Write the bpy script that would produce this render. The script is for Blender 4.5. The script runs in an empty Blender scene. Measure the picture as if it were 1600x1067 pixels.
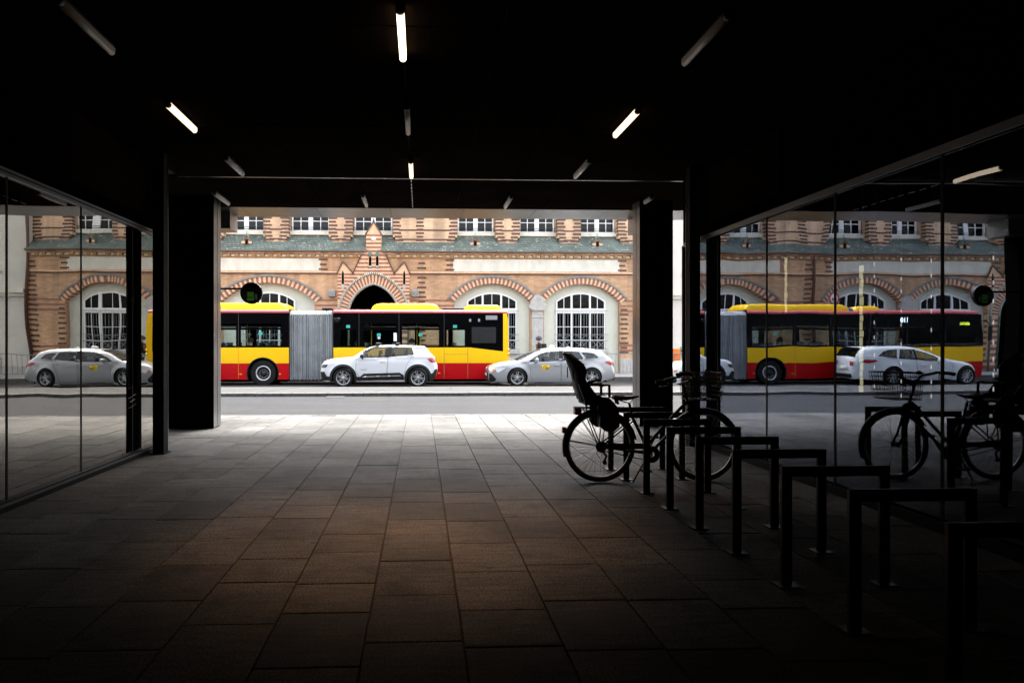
import bpy, bmesh, math, random
from mathutils import Vector, Matrix
from mathutils.geometry import delaunay_2d_cdt, tessellate_polygon
random.seed(7)
R = math.radians
PI = math.pi
sc = bpy.context.scene
C = sc.collection

# ---------------------------------------------------------------- camera
YAW, LENS, EYE = 0.041, 24.0, 1.40
cam = bpy.data.cameras.new('camera')
cam.lens = LENS; cam.sensor_width = 36.0; cam.sensor_fit = 'HORIZONTAL'
cam.shift_x = 0.0619; cam.shift_y = 0.0016
cam.clip_start = 0.05; cam.clip_end = 2000
camo = bpy.data.objects.new('camera', cam); C.objects.link(camo)
camo.location = (0, 0, EYE); camo.rotation_euler = (R(90), 0, -YAW)
sc.camera = camo

# ---------------------------------------------------------------- sky, sun, exposure
SUN_EL, SUN_AZ = R(55), R(24)      # azimuth measured clockwise from +y: a high sun behind thin cloud, over the street
w = bpy.data.worlds.new('World'); sc.world = w; w.use_nodes = True
nt = w.node_tree; nt.nodes.clear()
sky = nt.nodes.new('ShaderNodeTexSky'); sky.sky_type = 'NISHITA'
sky.sun_disc = False; sky.sun_elevation = SUN_EL; sky.sun_rotation = SUN_AZ
sky.air_density = 1.0; sky.dust_density = 6.0; sky.ozone_density = 0.6
hs = nt.nodes.new('ShaderNodeHueSaturation'); hs.inputs['Saturation'].default_value = 0.35
bg = nt.nodes.new('ShaderNodeBackground'); bg.inputs['Strength'].default_value = 0.15
wo = nt.nodes.new('ShaderNodeOutputWorld')
nt.links.new(sky.outputs[0], hs.inputs['Color']); nt.links.new(hs.outputs[0], bg.inputs[0]); nt.links.new(bg.outputs[0], wo.inputs[0])
sun = bpy.data.lights.new('sun', 'SUN'); sun.energy = 1.45; sun.angle = R(20); sun.color = (1.0, 0.985, 0.96)
suno = bpy.data.objects.new('sun', sun); C.objects.link(suno)
d = Vector((math.sin(SUN_AZ)*math.cos(SUN_EL), math.cos(SUN_AZ)*math.cos(SUN_EL), math.sin(SUN_EL)))
suno.location = d*60; suno.rotation_euler = d.to_track_quat('Z', 'Y').to_euler()
sc.view_settings.view_transform = 'Standard'; sc.view_settings.look = 'None'
sc.view_settings.gamma = 1.0; sc.view_settings.use_curve_mapping = False
sc.view_settings.exposure = 3.0
sc.render.engine = 'CYCLES'
cy = sc.cycles
cy.use_denoising = True
try: cy.denoiser = 'OPENIMAGEDENOISE'
except Exception: pass
cy.max_bounces = 8; cy.diffuse_bounces = 3; cy.glossy_bounces = 5; cy.transmission_bounces = 6; cy.transparent_max_bounces = 16
cy.sample_clamp_indirect = 6.0; cy.caustics_reflective = False; cy.caustics_refractive = False

# ---------------------------------------------------------------- survey: a bearing in the photograph at a known distance, in metres
SN, CS, FPX, PPX, HZ = math.sin(YAW), math.cos(YAW), 1067.0, 701.0, 536.0
def sx(u, y):
    t = (u-PPX)/FPX
    return y*(SN+t*CS)/(CS-t*SN)
def sz(u, v, y):
    return EYE-(v-HZ)*(sx(u, y)*SN+y*CS)/FPX
GLASS_L, GLASS_R = -3.48, 3.88
def mx(u, y):                       # seen in the glass wall on the right
    return 2*GLASS_R-sx(u, y)

# ---------------------------------------------------------------- materials
MATS = {}
def mat(name, col, rough=0.6, metal=0.0, var=0.0, scale=4.0, bump=0.0, bscale=40.0, spec=0.5, coat=0.0, detail=6.0, col2=None, stretch=None):
    m = bpy.data.materials.new(name); m.use_nodes = True
    n = m.node_tree.nodes; l = m.node_tree.links
    b = n['Principled BSDF']
    b.inputs['Base Color'].default_value = (*col, 1); b.inputs['Roughness'].default_value = rough
    b.inputs['Metallic'].default_value = metal; b.inputs['Specular IOR Level'].default_value = spec
    if coat: b.inputs['Coat Weight'].default_value = coat; b.inputs['Coat Roughness'].default_value = 0.04
    tc = n.new('ShaderNodeTexCoord'); src = tc.outputs['Object']
    if stretch:
        mp = n.new('ShaderNodeMapping'); mp.inputs['Scale'].default_value = stretch; l.new(src, mp.inputs[0]); src = mp.outputs[0]
    if var:
        t = n.new('ShaderNodeTexNoise'); t.inputs['Scale'].default_value = scale; t.inputs['Detail'].default_value = detail; t.inputs['Roughness'].default_value = 0.65
        l.new(src, t.inputs['Vector'])
        mx_ = n.new('ShaderNodeMix'); mx_.data_type = 'RGBA'
        c2 = col2 or tuple(min(1, c*(1+var)) for c in col); c1 = tuple(c*(1-var) for c in col)
        mx_.inputs[6].default_value = (*c1, 1); mx_.inputs[7].default_value = (*c2, 1)
        rm = n.new('ShaderNodeMapRange'); rm.inputs[1].default_value = 0.3; rm.inputs[2].default_value = 0.7
        l.new(t.outputs['Fac'], rm.inputs[0]); l.new(rm.outputs[0], mx_.inputs[0]); l.new(mx_.outputs[2], b.inputs['Base Color'])
    if bump:
        t2 = n.new('ShaderNodeTexNoise'); t2.inputs['Scale'].default_value = bscale; t2.inputs['Detail'].default_value = 5
        l.new(src, t2.inputs['Vector'])
        bp = n.new('ShaderNodeBump'); bp.inputs['Strength'].default_value = bump; bp.inputs['Distance'].default_value = 0.01
        l.new(t2.outputs['Fac'], bp.inputs['Height']); l.new(bp.outputs[0], b.inputs['Normal'])
    MATS[name] = m
    return m

def brick_mat(name, a, b_, mortar, bw=0.26, bh=0.077, msize=0.006, rough=0.75):
    m = bpy.data.materials.new(name); m.use_nodes = True
    n = m.node_tree.nodes; l = m.node_tree.links; p = n['Principled BSDF']; p.inputs['Roughness'].default_value = rough
    tc = n.new('ShaderNodeTexCoord'); sp = n.new('ShaderNodeSeparateXYZ'); cb = n.new('ShaderNodeCombineXYZ')
    l.new(tc.outputs['Object'], sp.inputs[0])
    ad = n.new('ShaderNodeMath'); ad.operation = 'ADD'; l.new(sp.outputs[0], ad.inputs[0]); l.new(sp.outputs[1], ad.inputs[1])
    l.new(ad.outputs[0], cb.inputs[0]); l.new(sp.outputs[2], cb.inputs[1])
    br = n.new('ShaderNodeTexBrick'); br.inputs['Scale'].default_value = 1.0
    br.inputs['Brick Width'].default_value = bw; br.inputs['Row Height'].default_value = bh; br.inputs['Mortar Size'].default_value = msize
    br.inputs['Color1'].default_value = (*a, 1); br.inputs['Color2'].default_value = (*b_, 1); br.inputs['Mortar'].default_value = (*mortar, 1)
    br.inputs['Bias'].default_value = 0.0
    l.new(cb.outputs[0], br.inputs['Vector'])
    no = n.new('ShaderNodeTexNoise'); no.inputs['Scale'].default_value = 0.9; no.inputs['Detail'].default_value = 8; l.new(tc.outputs['Object'], no.inputs['Vector'])
    rr = n.new('ShaderNodeMapRange'); rr.inputs[1].default_value = 0.25; rr.inputs[2].default_value = 0.75; rr.inputs[3].default_value = 0.72; rr.inputs[4].default_value = 1.16
    l.new(no.outputs['Fac'], rr.inputs[0])
    mp2 = n.new('ShaderNodeMapping'); mp2.inputs['Scale'].default_value = (2.6, 2.6, .22); l.new(tc.outputs['Object'], mp2.inputs[0])
    n5 = n.new('ShaderNodeTexNoise'); n5.inputs['Scale'].default_value = 1.0; n5.inputs['Detail'].default_value = 7; l.new(mp2.outputs[0], n5.inputs['Vector'])
    r5 = n.new('ShaderNodeMapRange'); r5.inputs[1].default_value = .42; r5.inputs[2].default_value = .7; r5.inputs[3].default_value = 1.05; r5.inputs[4].default_value = .68; l.new(n5.outputs['Fac'], r5.inputs[0])
    mu = n.new('ShaderNodeMath'); mu.operation = 'MULTIPLY'; l.new(rr.outputs[0], mu.inputs[0]); l.new(r5.outputs[0], mu.inputs[1])
    mm = n.new('ShaderNodeMix'); mm.data_type = 'RGBA'; mm.blend_type = 'MULTIPLY'; mm.inputs[0].default_value = 1.0
    l.new(br.outputs['Color'], mm.inputs[6]); l.new(mu.outputs[0], mm.inputs[7]); l.new(mm.outputs[2], p.inputs['Base Color'])
    bp = n.new('ShaderNodeBump'); bp.inputs['Strength'].default_value = 0.6; bp.inputs['Distance'].default_value = 0.01
    iv = n.new('ShaderNodeMath'); iv.operation = 'SUBTRACT'; iv.inputs[0].default_value = 1.0
    l.new(br.outputs['Fac'], iv.inputs[1]); l.new(iv.outputs[0], bp.inputs['Height']); l.new(bp.outputs[0], p.inputs['Normal'])
    MATS[name] = m
    return m

def glass_mat(name, tint, ior, rtint=(1, 1, 1), wob=0.0, wscale=1.2, extra=0.0, dirt=0.0):
    """clear pane: what lies behind it through a tint, and a Fresnel reflection on top"""
    m = bpy.data.materials.new(name); m.use_nodes = True
    n = m.node_tree.nodes; l = m.node_tree.links; n.clear()
    o = n.new('ShaderNodeOutputMaterial'); mixs = n.new('ShaderNodeMixShader')
    tr = n.new('ShaderNodeBsdfTransparent'); tr.inputs[0].default_value = (*tint, 1)
    gl = n.new('ShaderNodeBsdfGlossy'); gl.inputs['Color'].default_value = (*rtint, 1); gl.inputs['Roughness'].default_value = 0.0
    fr = n.new('ShaderNodeFresnel'); fr.inputs['IOR'].default_value = ior
    fac = fr.outputs[0]
    if extra:
        ad = n.new('ShaderNodeMath'); ad.operation = 'ADD'; ad.use_clamp = True; ad.inputs[1].default_value = extra; l.new(fac, ad.inputs[0]); fac = ad.outputs[0]
    gb = n.new('ShaderNodeNewGeometry'); sb = n.new('ShaderNodeMath'); sb.operation = 'SUBTRACT'; sb.inputs[0].default_value = 1.0; l.new(gb.outputs['Backfacing'], sb.inputs[1])
    mb_ = n.new('ShaderNodeMath'); mb_.operation = 'MULTIPLY'; l.new(fac, mb_.inputs[0]); l.new(sb.outputs[0], mb_.inputs[1]); fac = mb_.outputs[0]   # reflect on the outer face of a pane only
    l.new(fac, mixs.inputs[0]); l.new(tr.outputs[0], mixs.inputs[1]); l.new(gl.outputs[0], mixs.inputs[2])
    out = mixs.outputs[0]
    tc = n.new('ShaderNodeTexCoord')
    if wob:
        no = n.new('ShaderNodeTexNoise'); no.inputs['Scale'].default_value = wscale; no.inputs['Detail'].default_value = 1.0; l.new(tc.outputs['Object'], no.inputs['Vector'])
        bp = n.new('ShaderNodeBump'); bp.inputs['Strength'].default_value = 1.0; bp.inputs['Distance'].default_value = wob
        l.new(no.outputs['Fac'], bp.inputs['Height']); l.new(bp.outputs[0], gl.inputs['Normal'])
    if dirt:
        df = n.new('ShaderNodeBsdfDiffuse'); df.inputs[0].default_value = (0.5, 0.5, 0.5, 1)
        ms = n.new('ShaderNodeMixShader'); nd = n.new('ShaderNodeTexNoise'); nd.inputs['Scale'].default_value = 3.0; nd.inputs['Detail'].default_value = 8
        mp = n.new('ShaderNodeMapping'); mp.inputs['Scale'].default_value = (1, 1, .25); l.new(tc.outputs['Object'], mp.inputs[0]); l.new(mp.outputs[0], nd.inputs['Vector'])
        mr = n.new('ShaderNodeMapRange'); mr.inputs[1].default_value = 0.45; mr.inputs[2].default_value = 0.8; mr.inputs[3].default_value = 0.0; mr.inputs[4].default_value = dirt
        l.new(nd.outputs['Fac'], mr.inputs[0]); l.new(mr.outputs[0], ms.inputs[0]); l.new(out, ms.inputs[1]); l.new(df.outputs[0], ms.inputs[2]); out = ms.outputs[0]
    l.new(out, o.inputs[0]); MATS[name] = m
    return m

def emit_mat(name, col, s):
    m = bpy.data.materials.new(name); m.use_nodes = True; n = m.node_tree.nodes; n.clear()
    o = n.new('ShaderNodeOutputMaterial'); e = n.new('ShaderNodeEmission'); e.inputs[0].default_value = (*col, 1); e.inputs[1].default_value = s
    m.node_tree.links.new(e.outputs[0], o.inputs[0]); MATS[name] = m
    return m

def paver_mat(name):
    m = bpy.data.materials.new(name); m.use_nodes = True; n = m.node_tree.nodes; l = m.node_tree.links; b = n['Principled BSDF']
    tc = n.new('ShaderNodeTexCoord'); geo = n.new('ShaderNodeNewGeometry'); oi = n.new('ShaderNodeObjectInfo')
    n1 = n.new('ShaderNodeTexNoise'); n1.inputs['Scale'].default_value = 2.2; n1.inputs['Detail'].default_value = 9; n1.inputs['Roughness'].default_value = 0.7
    n2 = n.new('ShaderNodeTexNoise'); n2.inputs['Scale'].default_value = 85; n2.inputs['Detail'].default_value = 4
    mp = n.new('ShaderNodeMapping'); mp.inputs['Scale'].default_value = (1.0, 7.0, 1.0); l.new(geo.outputs['Position'], mp.inputs[0])
    n3 = n.new('ShaderNodeTexNoise'); n3.inputs['Scale'].default_value = 3.5; n3.inputs['Detail'].default_value = 6; l.new(mp.outputs[0], n3.inputs['Vector'])
    l.new(geo.outputs['Position'], n1.inputs['Vector']); l.new(geo.outputs['Position'], n2.inputs['Vector'])
    def rng(s, a, b_, c, d_):
        r = n.new('ShaderNodeMapRange'); r.inputs[1].default_value = a; r.inputs[2].default_value = b_; r.inputs[3].default_value = c; r.inputs[4].default_value = d_; l.new(s, r.inputs[0]); return r.outputs[0]
    def mul(a, b_):
        q = n.new('ShaderNodeMath'); q.operation = 'MULTIPLY'; l.new(a, q.inputs[0]); l.new(b_, q.inputs[1]); return q.outputs[0]
    v = mul(rng(n1.outputs['Fac'], .3, .7, .38, 1.4), rng(n2.outputs['Fac'], .35, .65, .35, 1.65))
    v = mul(v, rng(n3.outputs['Fac'], .3, .7, .66, 1.22)); v = mul(v, rng(oi.outputs['Random'], 0, 1, .68, 1.25))
    n4 = n.new('ShaderNodeTexNoise'); n4.inputs['Scale'].default_value = 1.1; n4.inputs['Detail'].default_value = 10; n4.inputs['Roughness'].default_value = 0.75; l.new(geo.outputs['Position'], n4.inputs['Vector'])
    v = mul(v, rng(n4.outputs['Fac'], .48, .6, 1.05, .45))
    vo = n.new('ShaderNodeTexVoronoi'); vo.inputs['Scale'].default_value = 2.6; vo.inputs['Randomness'].default_value = 1.0; l.new(geo.outputs['Position'], vo.inputs['Vector'])
    v = mul(v, rng(vo.outputs['Distance'], .045, .075, .5, 1.0))
    mm = n.new('ShaderNodeMix'); mm.data_type = 'RGBA'; mm.blend_type = 'MULTIPLY'; mm.inputs[0].default_value = 1; mm.inputs[6].default_value = (.120, .1155, .109, 1)
    l.new(v, mm.inputs[7]); l.new(mm.outputs[2], b.inputs['Base Color'])
    b.inputs['Roughness'].default_value = 0.7; b.inputs['Specular IOR Level'].default_value = 0.12
    bp = n.new('ShaderNodeBump'); bp.inputs['Strength'].default_value = .35; bp.inputs['Distance'].default_value = .004; l.new(n2.outputs['Fac'], bp.inputs['Height']); l.new(bp.outputs[0], b.inputs['Normal'])
    MATS[name] = m
    return m

brick_mat('brick_light', (.59, .355, .20), (.45, .25, .13), (.43, .32, .21))
brick_mat('brick_pale', (.69, .465, .30), (.59, .375, .225), (.54, .42, .30))
mat('brick_brown', (.075, .028, .017), .45, var=.35, scale=9)
mat('brick_pink', (.25, .095, .062), .6, var=.25, scale=6)
mat('brick_tan', (.66, .42, .26), .65, var=.2, scale=6)
mat('brick_ochre', (.33, .17, .055), .4, var=.3, scale=9)
mat('glazed_green', (.09, .14, .11), .3, var=.35, scale=8)
brick_mat('tile_green', (.185, .225, .195), (.12, .155, .132), (.05, .06, .053), bw=.19, bh=.115, msize=.012, rough=.4)
mat('plaster_cream', (.60, .61, .52), .85, var=.07, scale=1.6, bump=.15, bscale=30)
mat('plaster_panel', (.60, .57, .48), .85, var=.14, scale=1.3, col2=(.70, .675, .59), stretch=(1.6, 1, .6))
mat('plaster_grey', (.56, .53, .47), .85, var=.1, scale=.8)
mat('stone_grey', (.40, .385, .36), .8, var=.18, scale=5, bump=.3, bscale=25)
mat('stone_dark', (.20, .20, .19), .85, var=.2, scale=4)
mat('pipe_red', (.10, .028, .022), .6)
mat('stone_block', (.36, .345, .32), .8, var=.18, scale=2.5, bump=.2, bscale=20)
mat('window_white', (.80, .80, .79), .45)
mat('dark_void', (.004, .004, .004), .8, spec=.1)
mat('iron', (.012, .012, .012), .5, spec=.3)
mat('roof_slate', (.10, .10, .10), .7)
mat('curtain', (.34, .11, .075), .9, var=.3, scale=9, stretch=(6, 1, .4))
mat('asphalt', (.026, .0268, .0285), .9, spec=.12, var=.2, scale=1.3, bump=.5, bscale=160, stretch=(.25, 1.6, 1))
mat('lane_asphalt', (.030, .0295, .029), .9, spec=.12, var=.2, scale=2, bump=.5, bscale=160)
mat('concrete', (.056, .0555, .0545), .9, spec=.12, var=.16, scale=2.2, bump=.3, bscale=60, stretch=(.3, 1.4, 1))
mat('kerbstone', (.095, .093, .090), .9, spec=.12, var=.3, scale=9, bump=.7, bscale=25)
mat('sidewalk', (.33, .32, .31), .85, var=.2, scale=2.5, bump=.2)
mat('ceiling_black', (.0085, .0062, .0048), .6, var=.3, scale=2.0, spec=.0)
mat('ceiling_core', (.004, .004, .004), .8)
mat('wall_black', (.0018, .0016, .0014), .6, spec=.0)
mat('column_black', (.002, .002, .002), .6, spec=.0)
mat('steel_side', (.22, .22, .222), .3, metal=.9, var=.25, scale=.8, stretch=(1, 1, .5))
mat('soffit_metal', (.24, .225, .205), .3, metal=.85, var=.18, scale=1.2)
mat('aluminium', (.55, .55, .55), .35, metal=1.0)
mat('frame_black', (.0025, .0025, .0026), .6, spec=.08)
mat('rail_metal', (.10, .105, .115), .35, metal=.9)
mat('tube_off', (.62, .61, .59), .35)
emit_mat('tube_lit', (1.0, .74, .48), .8)
emit_mat('tube_dim', (1.0, .74, .48), .26)
mat('lamp_cap', (.02, .02, .02), .5)
paver_mat('paver_stone')
mat('joint_dark', (.035, .03, .026), .9)
glass_mat('glass_left', (.25, .26, .25), 3.5, (1.0, .97, .90), wob=.0035, wscale=.9, dirt=.012)
glass_mat('glass_right', (.6, .6, .62), 2.7, (.76, .85, 1.0), wob=.0035, wscale=.9, dirt=.02)
glass_mat('glass_window', (.05, .052, .055), 1.33, wob=.004, wscale=3)
glass_mat('glass_car', (.55, .58, .57), 1.52)
glass_mat('glass_tint', (.30, .33, .33), 1.52)
glass_mat('glass_bus', (.84, .88, .87), 1.5)
mat('paint_white', (.60, .61, .62), .3, coat=.6)
mat('paint_silver', (.35, .355, .365), .32, metal=.35, coat=.7)
mat('paint_black', (.014, .014, .015), .25, coat=.5)
mat('plastic_black', (.009, .009, .0095), .6, spec=.3)
mat('tyre', (.010, .010, .010), .85, spec=.25)
mat('alloy', (.62, .63, .64), .3, metal=.8)
mat('alloy_dark', (.010, .010, .011), .45)
mat('chrome', (.7, .7, .7), .15, metal=1)
mat('lens_white', (.7, .72, .75), .12, coat=.8)
mat('lens_red', (.32, .012, .018), .15, coat=.8)
mat('lens_amber', (.75, .23, .02), .2)
mat('bus_yellow', (.80, .47, .002), .38, spec=.25)
mat('bus_red', (.42, .001, .004), .38, spec=.2)
mat('bus_rim_red', (.40, .05, .06), .4)
mat('bus_black', (.0022, .0022, .0025), .12, spec=.12)
mat('bellows', (.25, .262, .27), .6, var=.2, scale=3)
mat('bellows_dark', (.07, .075, .08), .8)
mat('seat_blue', (.10, .14, .17), .8)
mat('interior_dark', (.012, .0125, .013), .8, spec=.2)
mat('interior_grey', (.20, .205, .21), .7)
mat('pole_yellow', (.75, .5, .02), .4)
mat('teal', (.02, .33, .26), .5)
mat('pale_paper', (.74, .76, .72), .8)
mat('taxi_yellow', (.85, .53, .01), .5)
mat('blue_unit', (.03, .08, .25), .4)
mat('orange_box', (.80, .17, .01), .4)
mat('leaf_green', (.05, .13, .03), .6, var=.5, scale=14)
mat('sign_dark', (.006, .007, .008), .5, spec=.2)
mat('sign_green', (.16, .60, .05), .5)
mat('sign_red', (.42, .015, .03), .5)
mat('skin', (.55, .33, .24), .6)
mat('hair_brown', (.05, .03, .018), .7)
mat('coat_olive', (.07, .062, .035), .85)
mat('coat_black', (.015, .016, .02), .85)
mat('coat_rust', (.35, .10, .03), .85)
mat('coat_grey', (.25, .25, .26), .85)
mat('jeans', (.05, .07, .12), .85)
mat('helmet', (.03, .04, .06), .35)
mat('tape', (.86, .84, .52), .7, var=.25, scale=25)
mat('string_white', (.7, .7, .7), .7)
mat('bike_black', (.010, .010, .011), .35)
mat('rubber', (.014, .014, .014), .8)
mat('rack_steel', (.006, .006, .0065), .38, spec=.35)
mat('seat_shell', (.012, .012, .013), .5)
mat('saddle_brown', (.06, .028, .014), .55)
mat('red_lens', (.45, .02, .02), .3)
mat('basket_wire', (.02, .02, .02), .5)
mat('grey_paint', (.22, .23, .24), .5)
mat('wire_grey', (.08, .08, .08), .6)
emit_mat('garland_glow', (1.0, .93, .52), .13)
emit_mat('bead_glow', (1.0, .97, .88), .16)
emit_mat('display_white', (.75, .9, 1.0), 1.6)
emit_mat('display_amber', (.75, .85, .05), .9)

# ---------------------------------------------------------------- mesh helpers
def link(o, parent=None, at=None):
    C.objects.link(o)
    if at is not None: o.location = at
    if parent is not None:
        o.parent = parent
        if parent.get('_loc') is not None:
            o.matrix_parent_inverse = Matrix.Translation(-Vector(parent['_loc']))
    return o
def tag(o, label=None, cat=None, group=None, kind=None):
    if label: o['label'] = label
    if cat: o['category'] = cat
    if group: o['group'] = group
    if kind: o['kind'] = kind
    return o
def empty(name, loc=(0, 0, 0), label=None, cat=None, group=None, local=False):
    """an Empty at a thing's base; unless local, its parts are written in world metres"""
    o = bpy.data.objects.new(name, None); C.objects.link(o); o.location = loc; o.empty_display_size = .2
    if not local: o['_loc'] = tuple(loc)
    return tag(o, label, cat, group)
class MB:
    def __init__(s): s.v = []; s.f = []; s.m = []; s.sm = []
    def add(s, vs, fs, mi=0, smooth=False):
        o = len(s.v); s.v += [tuple(p) for p in vs]
        for f in fs: s.f.append(tuple(i+o for i in f)); s.m.append(mi); s.sm.append(smooth)
        return s
    def box(s, a, b, mi=0):
        (x0, y0, z0), (x1, y1, z1) = a, b
        x0, x1 = min(x0, x1), max(x0, x1); y0, y1 = min(y0, y1), max(y0, y1); z0, z1 = min(z0, z1), max(z0, z1)
        return s.add([(x0,y0,z0),(x1,y0,z0),(x1,y1,z0),(x0,y1,z0),(x0,y0,z1),(x1,y0,z1),(x1,y1,z1),(x0,y1,z1)],
                     [(0,3,2,1),(4,5,6,7),(0,1,5,4),(1,2,6,5),(2,3,7,6),(3,0,4,7)], mi)
    def bbox(s, a, b, c=.01, mi=0):
        """box with its edges chamfered"""
        bm = bmesh.new(); bmesh.ops.create_cube(bm, size=1)
        A, B = Vector(a), Vector(b)
        for v in bm.verts: v.co = Vector([(A[i]+B[i])/2+v.co[i]*abs(B[i]-A[i]) for i in range(3)])
        bmesh.ops.bevel(bm, geom=bm.edges[:], offset=c, segments=2, profile=.5, affect='EDGES')
        bm.verts.index_update()
        s.add([v.co[:] for v in bm.verts], [[v.index for v in f.verts] for f in bm.faces], mi); bm.free()
        return s
    def tube(s, pts, r, n=8, mi=0, caps=True, smooth=True, closed=False):
        pts = [Vector(p) for p in pts]; N = len(pts)
        rs = r if isinstance(r, (list, tuple)) else [r]*N
        vs = []; up = None
        for i, p in enumerate(pts):
            a = pts[(i-1) % N] if (closed or i) else p; b = pts[(i+1) % N] if (closed or i < N-1) else p
            t = (b-a)
            t = t.normalized() if t.length > 1e-9 else Vector((0, 0, 1))
            if up is None: up = Vector((0, 0, 1)) if abs(t.z) < .9 else Vector((0, 1, 0))
            e1 = (up-t*up.dot(t))
            if e1.length < 1e-6: e1 = t.orthogonal()
            e1.normalize(); up = e1; e2 = t.cross(e1)
            for k in range(n):
                an = 2*PI*k/n; vs.append(p+(e1*math.cos(an)+e2*math.sin(an))*rs[i])
        fs = []
        for i in range(N if closed else N-1):
            j = (i+1) % N
            for k in range(n): fs.append((i*n+k, i*n+(k+1) % n, j*n+(k+1) % n, j*n+k))
        s.add(vs, fs, mi, smooth)
        if caps and not closed: s.add(vs[:n], [tuple(reversed(range(n)))], mi); s.add(vs[-n:], [tuple(range(n))], mi)
        return s
    def lathe(s, prof, c, axis='Y', n=32, mi=0, smooth=True):
        """profile of (radius, along) spun round an axis through c"""
        vs = []
        for r, a in prof:
            for k in range(n):
                an = 2*PI*k/n; p, q = r*math.cos(an), r*math.sin(an)
                vs.append({'Y': (c[0]+p, c[1]+a, c[2]+q), 'Z': (c[0]+p, c[1]+q, c[2]+a), 'X': (c[0]+a, c[1]+p, c[2]+q)}[axis])
        fs = [(i*n+k, i*n+(k+1) % n, (i+1)*n+(k+1) % n, (i+1)*n+k) for i in range(len(prof)-1) for k in range(n)]
        return s.add(vs, fs, mi, smooth)
    def prism(s, poly, y0, y1, mi=0, holes=(), mi_side=None):
        """outline in x,z pushed from y0 to y1, with holes"""
        loops = [list(poly)]+[list(h) for h in holes]
        flat = [p for L in loops for p in L]
        tris = tessellate_polygon([[Vector((p[0], p[1], 0)) for p in L] for L in loops])
        n = len(flat)
        vs = [(p[0], y0, p[1]) for p in flat]+[(p[0], y1, p[1]) for p in flat]
        fs = []
        for t in tris:
            a, b, c_ = [Vector(flat[i]) for i in t]
            ar = (b-a).cross(c_-a) if hasattr((b-a), 'cross') else 0
            ar = (b.x-a.x)*(c_.y-a.y)-(b.y-a.y)*(c_.x-a.x)
            t = tuple(t) if ar > 0 else tuple(reversed(t))
            fs.append(t if y0 < y1 else tuple(reversed(t))); fs.append(tuple(i+n for i in (reversed(t) if y0 < y1 else t)))
        s.add(vs, fs, mi)
        o = 0; sf = []
        for L in loops:
            k = len(L)
            for i in range(k): sf.append((o+i, o+(i+1) % k, n+o+(i+1) % k, n+o+i))
            o += k
        s.add(vs, sf, mi if mi_side is None else mi_side)
        return s
    def build(s, name, mats, parent=None, at=None, fix=True):
        me = bpy.data.meshes.new(name); me.from_pydata(s.v, [], s.f)
        for mm in (mats if isinstance(mats, (list, tuple)) else [mats]): me.materials.append(MATS[mm])
        me.polygons.foreach_set('material_index', s.m); me.polygons.foreach_set('use_smooth', s.sm)
        if fix:
            bm = bmesh.new(); bm.from_mesh(me); bmesh.ops.remove_doubles(bm, verts=bm.verts, dist=1e-5)
            bmesh.ops.recalc_face_normals(bm, faces=bm.faces); bm.to_mesh(me); bm.free()
        me.update()
        return link(bpy.data.objects.new(name, me), parent, at)
def bx(name, a, b, m, parent=None, c=0):
    mb = MB()
    (mb.bbox(a, b, c) if c else mb.box(a, b))
    return mb.build(name, m, parent)
def dup(root, loc=None, rz=None, label=None, group=None, parent=None):
    r = root.copy(); C.objects.link(r)
    if loc is not None: r.location = loc
    if rz is not None: r.rotation_euler.z = rz
    if parent is not None: r.parent = parent
    if label: r['label'] = label
    if group: r['group'] = group
    for ch in root.children:
        c1 = ch.copy(); C.objects.link(c1); c1.parent = r
        for g in ch.children:
            d1 = g.copy(); C.objects.link(d1); d1.parent = c1
    return r
def text(name, body, size, m, parent, loc, rot=(R(90), 0, 0), ext=.002, align='CENTER'):
    """flat lettering, as a mesh"""
    cu = bpy.data.curves.new(name, 'FONT'); cu.body = body; cu.size = size; cu.extrude = ext; cu.align_x = align; cu.align_y = 'CENTER'
    tmp = bpy.data.objects.new(name, cu); C.objects.link(tmp)
    me = bpy.data.meshes.new_from_object(tmp.evaluated_get(bpy.context.evaluated_depsgraph_get()))
    bpy.data.objects.remove(tmp); me.materials.clear(); me.materials.append(MATS[m])
    o = bpy.data.objects.new(name, me); o.location = loc; o.rotation_euler = rot; o['kind'] = 'stuff'
    return link(o, parent)
def arc(cx, cz, r, a0, a1, n):
    return [(cx+r*math.cos(a0+(a1-a0)*i/n), cz+r*math.sin(a0+(a1-a0)*i/n)) for i in range(n+1)]
# ================================================================ ground and street
def ground_strip(name, prof, m, x0=-70, x1=70, nx=1):
    """a strip along the street: (y, z) profile swept in x"""
    vs = []; fs = []
    for i in range(nx+1):
        for (y, z) in prof: vs.append((x0+(x1-x0)*i/nx, y, z))
    k = len(prof)
    for i in range(nx):
        for j in range(k-1): fs.append((i*k+j, (i+1)*k+j, (i+1)*k+j+1, i*k+j+1))
    o = MB().add(vs, fs).build(name, m, fix=False)
    return tag(o, kind='structure')
KERB_Y = 13.35
ground_strip('ground', [(-900, -.42), (900, -.42)], 'sidewalk', -900, 900)
ground_strip('road', [(KERB_Y+.1, -.085), (16.3, -.055), (19.3, -.095)], 'asphalt')
ground_strip('far_lane', [(22.05, -.125), (24.5, -.16), (30.0, -.265)], 'lane_asphalt')
ground_strip('far_pavement', [(30.12, -.105), (33.6, -.085)], 'sidewalk')
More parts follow.
